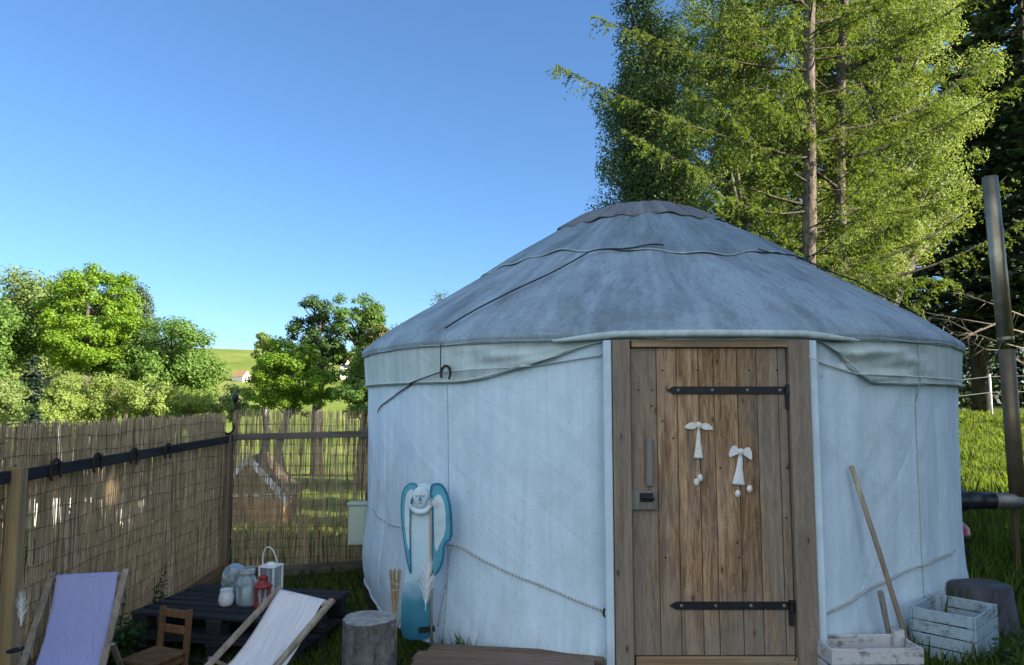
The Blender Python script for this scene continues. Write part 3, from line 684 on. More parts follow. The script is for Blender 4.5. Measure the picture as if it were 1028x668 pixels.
# ---------------------------------------------------------------- reed fence
FL = [(-2.50, 2.2), (-2.565, 3.75), (-2.71, 7.02)]     # long run, from beside the camera away to the corner
def reed_screen(p0, p1, parent, seed, z0off=0.02, z1=1.365, dens=2.3, mat='reed'):
    """a mat of broken, overlapping lengths of reed"""
    rg = np.random.default_rng(seed)
    p0 = np.array(p0, float); p1 = np.array(p1, float); L = np.linalg.norm(p1 - p0); d = (p1 - p0) / L; nrm = np.array([-d[1], d[0]])
    n = int(dens * L / .0054 * 1.45 / .52); s = rg.uniform(0, L, n)
    xy = p0 + s[:, None] * d + nrm * rg.normal(0, .005, n)[:, None]
    g = hgt(xy[:, 0], xy[:, 1]) + z0off
    ln = rg.uniform(.25, .85, n); zc = g + rg.uniform(-.1, 1.12, n) * (z1 - g); bot = np.maximum(zc - ln / 2, g + rg.uniform(0, .03, n)); lim = z1 + rg.normal(0, .012, n) + .006 * np.sin(s * 5)
    top = np.minimum(zc + ln / 2, lim); ok = top - bot > .05
    xy, s, bot, top = xy[ok], s[ok], bot[ok], top[ok]; n = len(s)
    r = rg.uniform(.0017, .0037, n); lean = rg.normal(0, .007, n) * (top - bot) / .5; yaw = rg.random(n) * 6.28; bow = rg.normal(0, .003, (n, 3)); col = np.clip(rg.normal(.5, .27, n), 0, 1)
    V = []; rnd = []
    for k in range(3):
        a0, a1 = yaw + 2.094 * k, yaw + 2.094 * (k + 1)
        for j in range(2):
            def ring(a, q):
                f = q / 2; c = xy + d * (lean * (f - .5) * 2 + bow[:, q])[:, None]; rr = r * (1 - .25 * f)
                return np.stack([c[:, 0] + rr * np.cos(a), c[:, 1] + rr * np.sin(a), bot + (top - bot) * f], -1)
            V.append(np.stack([ring(a0, j), ring(a1, j), ring(a1, j + 1), ring(a0, j + 1)], 1).reshape(-1, 3)); rnd.append(col)
    return npmesh('reed_screen', np.concatenate(V), 4, M[mat], parent, np.concatenate(rnd))
def wires(p0, p1, parent, z0, z1, step, seed):
    rg = random.Random(seed); p0 = Vector((*p0, 0)); p1 = Vector((*p1, 0)); d = (p1 - p0); L = d.length; d.normalize(); n = Vector((d.y, -d.x, 0))
    mb = MB(); z = z0
    while z < z1:
        for side in (-1, 1):
            pts = []; k = max(8, int(L / 0.09)); ph = rg.uniform(0, 6)
            for i in range(k + 1):
                p = p0 + d * (L * i / k)
                pts.append(p + n * side * 0.009 + Vector((0, 0, z + 0.006 * math.sin(i * .8 + ph) + 0.012 * math.sin(i * .21 + ph) + rg.uniform(-.004, .004))))
            mb.tube(pts, 0.0016, 4)
        z += step
    mb.build('binding_wire', M['wire'], parent)
f1 = thing('reed_fence', 'reed screen fence with a black rail on the left, running towards the viewer', 'fence', (0, 0, 0))
reed_screen(FL[0], FL[1], f1, 1); o = reed_screen(FL[1], FL[2], f1, 2)
wires(FL[0], FL[1], f1, 0.02, 1.33, 0.098, 1); wires(FL[1], FL[2], f1, 0.02, 1.33, 0.098, 2)
def fpt(k, Y):  # point on the long run
    for (x0, y0), (x1, y1) in zip(FL, FL[1:]):
        if y0 <= Y <= y1: return x0 + (x1 - x0) * (Y - y0) / (y1 - y0)
    return FL[-1][0]
def post(x, y, top, wd, mat, parent):
    g = gz(x, y); m_ = MB(); m_.box((x, y, (top + g - 0.1) / 2), (wd, wd, top - g + 0.1)); return m_.build('post', mat, parent, bevel=0.006)
post(fpt(0, 3.8) + 0.055, 3.80, 1.16, 0.065, M['post'], f1)
m_ = MB(); m_.beam((fpt(0, 3.85) + 0.045, 3.85, 1.115), (fpt(0, 6.96) + 0.045, 6.96, 1.135), 0.035, 0.062); m_.build('rail', M['rail_dark'], f1, bevel=0.004)
m_ = MB(); m_.beam((fpt(0, 2.3) + 0.03, 2.3, 1.115), (fpt(0, 3.755) + 0.03, 3.755, 1.115), 0.035, 0.062); m_.build('rail', M['rail_dark'], f1, bevel=0.004)
m_ = MB(); m_.beam((fpt(0, 3.85) + 0.03, 3.85, -0.07), (fpt(0, 6.95) + 0.03, 6.95, -0.07), 0.028, 0.13); m_.build('bottom_board', M['board_brown'], f1, bevel=0.004)
m_ = MB(); m_.beam((fpt(0, 2.3) + 0.03, 2.3, -0.08), (fpt(0, 3.75) + 0.03, 3.75, -0.08), 0.028, 0.13); m_.build('bottom_board', M['board_brown'], f1, bevel=0.004)
B0, B1 = (-2.70, 7.10), (-0.55, 7.42)
f2 = thing('reed_fence', 'thin see-through reed screen fence with a grey rail between corner post and yurt', 'fence', (0, 0, 0))
reed_screen((B0[0] + .03, B0[1]), B1, f2, 3, dens=1.75, z1=1.40); wires((B0[0] + .03, B0[1]), B1, f2, 0.0, 1.37, 0.098, 3)
post(-2.70, 7.055, 1.18, 0.085, M['corner_wood'], f2)
m_ = MB(); m_.beam((B0[0] + 0.05, B0[1] - 0.03, 1.15), (B1[0], B1[1] - 0.03, 1.19), 0.035, 0.06); m_.build('rail', M['rail_grey'], f2, bevel=0.004)
m_ = MB(); m_.beam((B0[0] + 0.05, B0[1] - 0.03, -0.13), (B1[0], B1[1] - 0.03, -0.06), 0.03, 0.115); m_.build('bottom_board', M['rail_grey'], f2, bevel=0.004)
# meter box on its dark post by the yurt
ub = thing('meter_box', 'pale green plastic meter box on a dark post beside the yurt', 'utility box', (-1.35, 6.62, gz(-1.35, 6.62)))
m_ = MB(); m_.box((0.0, 0, 0.535), (0.165, 0.12, 0.345)); m_.build('cabinet', M['pale_green'], ub, bevel=0.010)
m_ = MB(); m_.box((0.0, -0.004, 0.716), (0.185, 0.145, 0.022)); m_.build('lid', M['pale_green'], ub, bevel=0.006)
m_ = MB(); m_.box((0.0, -0.063, 0.53), (0.125, 0.008, 0.28)); m_.build('door', M['pale_green'], ub, bevel=0.003)
m_ = MB(); m_.beam((0.035, 0.09, -0.1), (0.075, 0.09, 0.80), 0.055, 0.05, (0, 1, 0)); m_.build('post', M['rail_dark'], ub, bevel=0.004)

def horseshoe(label, loc, rot, s=1.0):
    """an open iron shoe standing in the local x-z plane, opening down"""
    m_ = MB(); outer = []; n = 22
    pts = []
    for i in range(n + 1):
        a = R_(-42) + (PI + 2 * R_(42)) * i / n
        pts.append(Vector((0.052 * math.cos(a), 0, 0.060 * math.sin(a))))
    vs = []
    for i, p in enumerate(pts):
        q = p.normalized(); wd = 0.011 if 2 < i < n - 2 else 0.009
        for r_, y in ((-wd, -.005), (wd, -.005), (wd, .005), (-wd, .005)): vs.append(p + q * r_ + Vector((0, y, 0)))
    fs = [(i * 4 + k, i * 4 + (k + 1) % 4, (i + 1) * 4 + (k + 1) % 4, (i + 1) * 4 + k) for i in range(n) for k in range(4)] + [(3, 2, 1, 0), (n * 4, n * 4 + 1, n * 4 + 2, n * 4 + 3)]
    m_._add([v * s for v in vs], fs)
    o = m_.build('horseshoe', M['rust_iron'], bevel=0.0015); o.location = loc; o.rotation_euler = rot
    tag(o, label, 'horseshoe', 'old horseshoes hung up for luck')
for px, lab in ((62, 'horseshoe on the black rail nearest the tall wooden post'), (103, 'second horseshoe from the tall wooden post on the black rail'), (139, 'third horseshoe from the tall wooden post on the black rail'), (172, 'fourth horseshoe along the black rail, next before the corner post')):
    a = (px - 514) / 740; Y = 3.0
    for _ in range(12): Y = (fpt(0, min(7, max(2.3, Y))) + 0.07) / a
    horseshoe(lab, (a * Y, Y, 1.112), (0, R_(random.Random(px).uniform(-8, 8)), R_(-87)), 1.0)
horseshoe('horseshoe standing open side up on top of the corner post', (-2.675, 7.0, 1.245), (0, PI, R_(10)), 1.0)
hp = cyl(hs[0] + 0.012, RW + 0.066, hs[1] - 0.015)
horseshoe('rusty horseshoe tied to the yurt canvas with a dark rope', (CX + hp.x, CYY + hp.y, hp.z), (0, R_(8), hs[0]), 0.82)
sl_ = thing('garden_lamp', 'small black lamp on a thin stake above the fence corner', 'garden lamp', (-2.70, 7.22, gz(-2.70, 7.22)))
zt = 1.56 - gz(-2.72, 7.22)
m_ = MB(); m_.tube([(0, 0, -.1), (0, 0, zt - .08)], 0.007, 8); m_.build('stake', M['iron'], sl_)
m_ = MB(); m_.lathe([(0.010, zt - .09), (0.024, zt - .065), (0.036, zt - .03), (0.026, zt - .012), (0.010, zt)], n=12); m_.build('lamp_head', M['iron'], sl_, True)

# ---------------------------------------------------------------- deckchairs
def deckchair(label, loc, rotz, cloth, wd=0.36, run=0.62, H=0.70):
    t = thing('deckchair', label, 'deckchair', loc, rotz, 'small folding deckchairs')
    F = Vector((0, -run / 2, 0.02)); T = Vector((0, run / 2, H))   # foot in front, top behind
    along = (T - F).normalized()
    for s in (-1, 1):
        x = s * wd / 2
        m_ = MB(); m_.beam((x, F.y, F.z), tuple(Vector((x, T.y, T.z)) + along * 0.03), 0.020, 0.034, (1, 0, 0)); m_.build('side_rail', M['chair_wood'], t, bevel=0.004)
        P = F + along * (T - F).length * 0.56
        m_ = MB(); m_.beam((x + s * 0.021, P.y, P.z), (x + s * 0.021, run / 2 + 0.16, 0.0), 0.018, 0.030, (1, 0, 0)); m_.build('leg', M['chair_wood'], t, bevel=0.004)
        m_ = MB(); P2 = F + along * 0.14
        m_.beam((x - s * 0.021, P.y + .10, P.z - .22), (x - s * 0.021, F.y + 0.05, 0.22), 0.016, 0.028, (1, 0, 0)); m_.build('seat_rail', M['chair_wood'], t, bevel=0.003)
        m_ = MB(); q = P + Vector((x, 0, 0)); m_.tube([q + Vector((s * 0.012, 0, 0)), q + Vector((s * 0.036, 0, 0))], 0.010, 10); m_.build('pivot_bolt', M['old_steel'], t)
    m_ = MB(); m_.tube([(-wd / 2, T.y, T.z), (wd / 2, T.y, T.z)], 0.013, 10); m_.build('crossbar', M['chair_wood'], t, True)
    m_ = MB(); m_.tube([(-wd / 2, run / 2 + .15, 0.03), (wd / 2, run / 2 + .15, 0.03)], 0.011, 10); m_.build('crossbar', M['chair_wood'], t, True)
    fb = Vector((0, F.y + 0.06, 0.20))
    m_ = MB(); m_.tube([(-wd / 2, fb.y, fb.z), (wd / 2, fb.y, fb.z)], 0.011, 10); m_.build('crossbar', M['chair_wood'], t, True)
    cw = wd - 0.065
    nrm = along.cross(Vector((1, 0, 0))); 
    if nrm.y > 0: nrm = -nrm
    def fn(u, v):
        # over the top bar, down the back, across the low seat, up to the front bar
        k = v
        p = T.lerp(fb, k) ; sagv = math.sin(PI * min(1, k)) 
        p = p + Vector((0, 0.10 * sagv, -0.13 * sagv ** 1.3 * (0.35 + 0.65 * k)))
        p = p + nrm * (0.016 * (1 - k))
        x = (u - .5) * cw
        ripple = 0.004 * math.sin(9 * u + 4 * v) + 0.010 * (1 - (2 * u - 1) ** 2) * math.sin(PI * v) * -1
        return Vector((x, p.y, p.z)) + nrm * ripple
    m_ = MB(); m_.grid(fn, 20, 40); c = m_.build('sling', cloth, t, True, solid=0.003)
    m_ = MB(); m_.tube([(-cw / 2, T.y, T.z), (cw / 2, T.y, T.z)], 0.0165, 12); m_.build('hem', cloth, c, True)
    return t
deckchair('deckchair with lilac blue canvas sling standing before the reed fence', (-2.27, 3.88, gz(-2.27, 3.88)), R_(14), M['lilac_cloth'], 0.37, 0.64, 0.69)
deckchair('deckchair with white canvas sling reclining in front of the black pallet table', (-1.33, 3.60, gz(-1.33, 3.6)), R_(-36), M['white_cloth'], 0.42, 0.82, 0.60)

# ---------------------------------------------------------------- pallet table and what stands on it
PT = (-1.80, 5.12); prz = R_(-11); pz = gz(*PT)
pt_ = thing('pallet_table', 'low table of stacked black stained pallets', 'table', (PT[0], PT[1], pz), prz)
TOPZ = 0.292
for lev in (0, 1):
    z = lev * 0.146
    for i in range(7 if lev else 5):
        n = 7 if lev else 5; y = -0.33 + 0.66 * i / (n - 1)
        m_ = MB(); m_.box((0.002 * (i % 2), y, z + 0.135), (1.17, 0.082 if lev else 0.09, 0.022)); m_.build('top_slat', M['pallet'], pt_, bevel=0.003)
    for x in (-0.52, 0, 0.52):
        m_ = MB(); m_.box((x, 0, z + 0.113), (0.11, 0.74, 0.020)); m_.build('stringer', M['pallet'], pt_, bevel=0.003)
        for y in (-0.315, 0, 0.315):
            m_ = MB(); m_.box((x, y, z + 0.062), (0.10, 0.10, 0.080)); m_.build('block', M['pallet'], pt_, bevel=0.003)
    for y in (-0.315, 0, 0.315):
        m_ = MB(); m_.box((0, y, z + 0.011), (1.17, 0.09, 0.020)); m_.build('bottom_board', M['pallet'], pt_, bevel=0.003)
TZ = pz + TOPZ
def on_table(px, Y): return (at(px, 607, Y).x, Y, TZ)
# small milky candle jar
x, y, z = on_table(227, 5.0)
j = thing('candle_jar', 'small round milky glass candle jar at the front of the pallet table', 'candle jar', (x, y, z))
m_ = MB(); m_.lathe([(0.030, 0.0), (0.042, 0.01), (0.048, 0.035), (0.047, 0.06), (0.040, 0.085), (0.038, 0.10), (0.041, 0.106)], n=24, cap1=False); m_.build('jar', M['frost_glass'], j, True, solid=0.004)
m_ = MB(); m_.lathe([(0.034, 0.01), (0.036, 0.07)], n=20); m_.build('candle', M['white_wax'], j, True)
# big clear jar with a white candle
x, y, z = on_table(247.5, 5.02)
j = thing('glass_jar', 'tall clear glass jar holding a white pillar candle', 'jar', (x, y, z))
m_ = MB(); m_.lathe([(0.058, 0.0), (0.064, 0.008), (0.066, 0.03), (0.066, 0.135), (0.058, 0.165), (0.044, 0.185), (0.042, 0.20), (0.047, 0.204), (0.047, 0.235), (0.044, 0.24)], n=32, cap1=False); m_.build('jar', M['glass'], j, True, solid=0.004)
m_ = MB(); m_.lathe([(0.034, 0.008), (0.034, 0.105), (0.030, 0.11)], n=24); cd = m_.build('candle', M['white_wax'], j, True)
m_ = MB(); m_.tube([(0, 0, 0.108), (0.002, 0, 0.122)], 0.0015, 5); m_.build('wick', M['iron'], cd)
m_ = MB(); m_.lathe([(0.0485, 0.206), (0.0495, 0.21), (0.0495, 0.218), (0.0485, 0.222)], n=24, cap0=False, cap1=False); m_.build('jar_band', M['rope_light'], j, True)
# third jar behind, larger bell of glass
x, y, z = on_table(234.5, 5.22)
j = thing('glass_cloche', 'smoky rounded glass cloche behind the candle jars', 'glass cloche', (x, y, z))
m_ = MB(); m_.lathe([(0.080, 0.0), (0.084, 0.012), (0.084, 0.12), (0.078, 0.165), (0.058, 0.20), (0.03, 0.218), (0.008, 0.222)], n=32, cap0=False); m_.build('bell', M['glass'], j, True, solid=0.004)
m_ = MB(); m_.lathe([(0.088, 0.0), (0.09, 0.006), (0.086, 0.012)], n=28); m_.build('base', M['stone'], j, True)
# red lantern
x, y, z = on_table(263.5, 4.99)
j = thing('candle_lantern', 'red metal candle lantern with domed vented top', 'lantern', (x, y, z), R_(12))
m_ = MB(); m_.lathe([(0.060, 0.0), (0.060, 0.012), (0.052, 0.018)], n=8); m_.build('base', M['red_metal'], j, bevel=0.002)
for k in range(8):
    a = 2 * PI * k / 8; m_ = MB(); m_.box((0.048 * math.cos(a), 0.048 * math.sin(a), 0.07), (0.008, 0.008, 0.11), Matrix.Rotation(a, 3, 'Z')); m_.build('bar', M['red_metal'], j, bevel=0.001)
m_ = MB(); m_.lathe([(0.045, 0.018), (0.045, 0.122)], n=8, cap0=False, cap1=False); m_.build('glass_pane', M['glass'], j)
m_ = MB(); m_.lathe([(0.024, 0.018), (0.024, 0.05)], n=16); m_.build('candle', M['white_wax'], j, True)
m_ = MB(); m_.lathe([(0.056, 0.120), (0.062, 0.126), (0.060, 0.134), (0.040, 0.152), (0.030, 0.158), (0.030, 0.180), (0.034, 0.184), (0.022, 0.196), (0.006, 0.202)], n=16); m_.build('top', M['red_metal'], j, True)
m_ = MB(); m_.tube([(0.014 * math.cos(a), 0, 0.210 + 0.014 * math.sin(a)) for a in np.linspace(0, 2 * PI, 13)], 0.002, 6); m_.build('ring', M['red_metal'], j)
# white lantern with wire bail
x, y, z = on_table(271, 5.20)
j = thing('candle_lantern', 'white lantern tin with a tall wire handle', 'lantern', (x, y, z), R_(-15))
m_ = MB(); m_.box((0, 0, 0.006), (0.125, 0.125, 0.012)); m_.build('base', M['white_paint'], j, bevel=0.003)
for sx in (-1, 1):
    for sy in (-1, 1):
        m_ = MB(); m_.box((sx * 0.054, sy * 0.054, 0.11), (0.013, 0.013, 0.198)); m_.build('corner_post', M['white_paint'], j, bevel=0.002)
m_ = MB(); m_.box((0, 0, 0.214), (0.125, 0.125, 0.012)); m_.lathe([(0.05, 0.22), (0.03, 0.235), (0.008, 0.24)], n=4); m_.build('lid', M['white_paint'], j, bevel=0.003)
m_ = MB(); m_.box((0, 0, 0.11), (0.092, 0.092, 0.194)); m_.build('glass_pane', M['glass'], j)
m_ = MB(); m_.lathe([(0.028, 0.013), (0.028, 0.10)], n=16); m_.build('candle', M['white_wax'], j, True)
m_ = MB(); m_.tube([(-0.058 * math.cos(a) - 0.018 * math.sin(a), -0.01, 0.215 + 0.125 * math.sin(a)) for a in np.linspace(0, PI, 19)], 0.004, 6); m_.build('handle', M['white_paint'], j, True)

# ---------------------------------------------------------------- child's chair
cx_, cyy_ = -2.06, 4.42
cc = thing('small_chair', "small brown wooden child's chair in front of the pallet table", 'chair', (cx_, cyy_, gz(cx_, cyy_)), R_(-22))
W_ = 0.235
for s in (-1, 1):
    m_ = MB(); m_.beam((s * (W_ / 2 - .014), 0.11, 0.0), (s * (W_ / 2 - .014), 0.135, 0.415), 0.030, 0.028, (0, 1, 0)); m_.build('back_post', M['brown_wood'], cc, bevel=0.004)
    m_ = MB(); m_.box((s * (W_ / 2 - .02), -0.11, 0.085), (0.030, 0.030, 0.17)); m_.build('leg', M['brown_wood'], cc, bevel=0.004)
    m_ = MB(); m_.box((s * (W_ / 2 - .014), 0.0, 0.145), (0.018, 0.20, 0.035)); m_.build('side_apron', M['brown_wood'], cc, bevel=0.003)
for z, h in ((0.385, 0.045), (0.295, 0.045)):
    m_ = MB(); m_.box((0, 0.125, z), (W_ - 0.05, 0.016, h)); m_.build('backrest_slat', M['brown_wood'], cc, bevel=0.003)
m_ = MB(); m_.box((0, -0.02, 0.18), (W_ + 0.01, 0.262, 0.020)); m_.build('seat', M['brown_wood'], cc, bevel=0.004)

# ---------------------------------------------------------------- log, torch, angel, feathers
def log_fn(u, v):
    a = u * 2 * PI; r = 0.150 + 0.006 * math.sin(3 * a + 1) + 0.003 * math.sin(11 * a + 3 * v) + 0.004 * math.sin(23 * a) + 0.006 * (1 - v) ** 3
    return Vector((r * math.cos(a), r * math.sin(a), -0.05 + 0.385 * v))
lx, ly = -0.832, 4.42
lg = thing('log_stool', 'grey sawn log standing upright as a stool', 'log', (lx, ly, gz(lx, ly)))
m_ = MB(); m_.grid(log_fn, 64, 14, closed=True); m_.build('bark', M['log_bark'], lg, True)
m_ = MB(); ring = [log_fn(k / 64, 1.0) for k in range(64)]
m_.v = [tuple(p * f + Vector((0, 0, (1 - f) * p.z + 0.004 * (f < .98)))) for f in (1.0, 0.97, 0.5) for p in ring] + [(0, 0, 0.342)]
m_.f = [(j * 64 + k, j * 64 + (k + 1) % 64, (j + 1) * 64 + (k + 1) % 64, (j + 1) * 64 + k) for j in range(2) for k in range(64)] + [(128 + k, 128 + (k + 1) % 64, 192) for k in range(64)]
m_.build('cut_face', M['log_cut'], lg, False)
tx, ty = -0.695, 4.50
tc = thing('garden_torch', 'bamboo garden torch with split top stuck in the ground', 'torch', (tx, ty, gz(tx, ty)))
m_ = MB(); m_.tube([(0.008, 0, -0.05), (0.004, 0, 0.2), (0.0, 0, 0.40)], [0.011, 0.012, 0.013], 10); m_.build('pole', M['bamboo'], tc, True)
for k in range(7):
    a = 2 * PI * k / 7; m_ = MB()
    m_.tube([(0.010 * math.cos(a), 0.010 * math.sin(a), 0.34), (0.02 * math.cos(a), 0.02 * math.sin(a), 0.46), (0.033 * math.cos(a), 0.033 * math.sin(a), 0.585)], 0.0055, 6); m_.build('split_cane', M['bamboo'], tc)
m_ = MB(); m_.tube([(0.027 * math.cos(a), 0.027 * math.sin(a), 0.51 + 0.01 * math.sin(2 * a)) for a in np.linspace(0, 2 * PI, 15)], 0.004, 5)
m_.tube([(0.022 * math.cos(a), 0.022 * math.sin(a), 0.47) for a in np.linspace(0, 2 * PI, 15)], 0.004, 5); m_.build('binding', M['rope_light'], tc)

AY = 4.74
def apx(px, py): p = at(px, py, AY); return p
ax = apx(432, 640).x; az = gz(ax, AY)
an = thing('wooden_angel', 'tall turquoise and white wooden angel figure leaning on the yurt', 'figure', (ax, AY, az))
def aout(pts): return [(at(px, py, AY).x - ax, at(px, py, AY).z - az) for px, py in pts]
def smooth_out(pts, it=2):
    for _ in range(it):
        q = []
        for i in range(len(pts)):
            a, b_ = pts[i], pts[(i + 1) % len(pts)]
            q += [(a[0] * .75 + b_[0] * .25, a[1] * .75 + b_[1] * .25), (a[0] * .25 + b_[0] * .75, a[1] * .25 + b_[1] * .75)]
        pts = q
    return pts
def shrink(out, d):
    n = len(out); res = []
    for i in range(n):
        a = Vector((*out[i - 1], 0)); b_ = Vector((*out[(i + 1) % n], 0)); t = (b_ - a).normalized(); nn = Vector((-t.y, t.x, 0))
        res.append((out[i][0] + nn.x * d, out[i][1] + nn.y * d))
    return res
def orient(out):
    s = sum(out[i - 1][0] * out[i][1] - out[i][0] * out[i - 1][1] for i in range(len(out)))
    return out if s > 0 else out[::-1]
def plate(name, px, y0, y1, mat, parent, it=1, bevel=0.004):
    o_ = orient(smooth_out(aout(px), it)); m_ = MB(); m_.prism(o_, y0, y1); return m_.build(name, mat, parent, bevel=bevel)
def inset(name, px, d, y0, y1, mat, parent, it=1):
    o_ = shrink(orient(smooth_out(aout(px), it)), d); m_ = MB(); m_.prism(o_, y0, y1); return m_.build(name, mat, parent)
def m_angel_body():
    m, nt, b = newmat('angel_body_paint', 0.65, 0.25)
    sep = nd(nt, 'ShaderNodeSeparateXYZ', {0: coords(nt)})
    f = nd(nt, 'ShaderNodeMath', {0: sep.outputs[2], 1: nd(nt, 'ShaderNodeMath', {0: noise(nt, coords(nt), 9, 5, 0.6), 1: 0.22}, operation='MULTIPLY').outputs[0]}, operation='ADD').outputs[0]
    c = ramp(nt, f, [(0.24, (0.02, 0.15, 0.23)), (0.44, (0.07, 0.28, 0.37)), (0.60, (0.48, 0.66, 0.74)), (0.9, (0.58, 0.73, 0.80))])
    nt.links.new(c, b.inputs['Base Color']); return m
BODY = [(411, 492), (424, 484), (440, 492), (441, 520), (436, 560), (434, 600), (433, 638), (428, 643), (407, 643), (402, 636), (403, 600), (409, 560), (411, 520)]
plate('body', BODY, 0.0, 0.022, m_angel_body(), an)
LW = [(405, 490), (412, 484), (420, 486), (418, 494), (413.5, 505), (412.5, 530), (413, 560), (413.5, 578), (410, 572), (405.5, 548), (402.5, 520), (402.5, 502)]
RW2 = [(431, 487), (439, 484), (446, 487), (452, 500), (454.5, 520), (454.5, 542), (447, 545), (446.5, 560), (443, 571), (437, 579), (432, 577), (433, 545), (433, 510)]
lw = plate('wing', LW, -0.012, -0.003, M['teal'], an); inset('wing_face', LW, 0.008, -0.0145, -0.0115, M['teal_mid'], lw); plate('wing_centre', [(408, 495), (414, 490), (416, 494), (411.5, 505), (411, 530), (411.5, 556), (408, 540), (406, 515)], -0.017, -0.0140, M['pale_blue'], lw, 1, 0)
rw = plate('wing', RW2, -0.012, -0.003, M['teal'], an); inset('wing_face', RW2, 0.016, -0.0145, -0.0115, M['teal_mid'], rw); plate('wing_centre', [(436, 500), (441, 495), (446, 503), (448, 520), (447, 536), (442, 545), (438, 556), (436, 540)], -0.017, -0.0140, M['pale_blue'], rw, 1, 0)
for (cpx, cpy, r_, name, mt) in ():
    pass
hc = at(422.5, 499, AY)
m_ = MB()
def head_fn(u, v):
    a = u * 2 * PI; b_ = (v - .5) * PI
    r_ = 0.052 * (1 - 0.25 * max(0, -math.sin(b_)))
    return Vector((hc.x - ax + r_ * math.cos(b_) * math.cos(a), -0.012 + 0.024 * math.cos(b_) * math.sin(a), hc.z - az + 0.068 * math.sin(b_)))
m_.grid(head_fn, 32, 17, closed=True); hd = m_.build('head', M['pale_blue'], an, True)
m_ = MB(); m_.prism(orient([(hc.x - ax + dx, hc.z - az + dz) for dx, dz in ((-0.010, -0.012), (0.0, 0.022), (0.010, -0.012), (0.006, -0.022), (-0.006, -0.022))]), -0.046, -0.030); m_.build('nose', M['teal_mid'], hd, bevel=0.003)
for s in (-1, 1):
    m_ = MB(); m_.tube([(hc.x - ax + s * 0.020 - 0.009, -0.035, hc.z - az + 0.012), (hc.x - ax + s * 0.020, -0.037, hc.z - az + 0.008), (hc.x - ax + s * 0.020 + 0.009, -0.034, hc.z - az + 0.012)], 0.0022, 5); m_.build('eye', M['iron'], hd)
m_ = MB(); m_.tube([(hc.x - ax - 0.012, -0.032, hc.z - az - 0.033), (hc.x - ax, -0.034, hc.z - az - 0.036), (hc.x - ax + 0.012, -0.032, hc.z - az - 0.033)], 0.002, 5); m_.build('mouth', M['teal_mid'], hd)
m_ = MB(); m_.tube([(hc.x - ax + 0.062 * math.cos(a), -0.02, hc.z - az - 0.040 + 0.052 * math.sin(a)) for a in np.linspace(PI * 1.02, PI * 1.98, 17)], [0.006 + 0.014 * math.sin(PI * i / 16) for i in range(17)], 10); m_.build('collar', M['pale_blue'], an, True)
m_ = MB(); bx = at(436, 504, AY)
for k in range(9):
    a = 2 * PI * k / 9; m_.tube([(bx.x - ax, -0.03, bx.z - az), (bx.x - ax + 0.03 * math.cos(a), -0.036, bx.z - az + 0.03 * math.sin(a))], 0.0035, 5)
m_.build('bow', M['white_paint'], an)
m_ = MB(); q = at(425, 632, AY - .02); m_.box((at(427, 632, AY).x - ax + .01, -0.004, at(427, 632, AY).z - az), (0.10, 0.006, 0.034), Matrix.Rotation(R_(-6), 3, 'Y')); m_.build('strap', M['iron'], an)
m_ = MB(); m_.tube([tuple(at(433.5, 648, AY) - Vector((ax, AY + 0.012, az))), tuple(at(432.5, 505, AY) - Vector((ax, AY + .012, az)))], 0.008, 8); m_.build('staff', M['chair_wood'], an, True)
m_ = MB(); m_.tube([tuple(at(412, 505, AY) - Vector((ax, AY + .006, az))), tuple(at(411, 563, AY) - Vector((ax, AY + .006, az)))], 0.007, 8); m_.build('staff', M['chair_wood'], an, True)
def feather(label, p, h, lean, stick=0.0, tie=False):
    t = thing('feather', label, 'feather', p)
    rg = np.random.default_rng(int(h * 1000)); V = []
    for side in (-1, 1):
        for i in range(60):
            f = i / 59; z = stick + h * (0.12 + 0.88 * f); L = h * 0.15 * (math.sin(PI * min(1, f * .9 + .12)) ** .7) * rg.uniform(.45, 1.25)
            up = h * 0.20 * rg.uniform(.6, 1.6); x0 = lean * f * h; wd = h * 0.008
            y = rg.normal(0, .005)
            V += [(x0, 0, z - wd), (x0 + side * L, y, z + up), (x0 + side * L * .98, y, z + up + wd * .7), (x0, 0, z + wd)]
    npmesh('vane', np.array(V), 4, M['white_feather'], t)
    m_ = MB(); m_.tube([(0, 0, stick + h * .02), (lean * h, 0, stick + h)], [0.003, 0.0015], 6); m_.build('quill', M['white_feather'], t)
    if stick:
        m_ = MB(); m_.tube([(0, 0, 0), (0, 0, stick + h * .1)], 0.004, 6); m_.build('stick', M['grey_wood'], t)
    if tie:
        m_ = MB(); m_.tube([(-0.028 + 0.034 * math.cos(a), 0.01 + 0.022 * math.sin(a), stick - 0.10 + 0.006 * math.cos(a)) for a in np.linspace(0, 2 * PI, 21)], 0.008, 6); m_.build('cord_tie', M['iron'], t, True)
p = at(427, 614, AY - .03); feather('white feather standing against the turquoise angel', tuple(p), 0.30, 0.06)
p = at(21, 634, 3.66); gg = gz(p.x, p.y); feather('white feather on a thin stick beside the tall fence post', (p.x, p.y, gg), 0.165, -0.05, p.z - gg + .01, True)

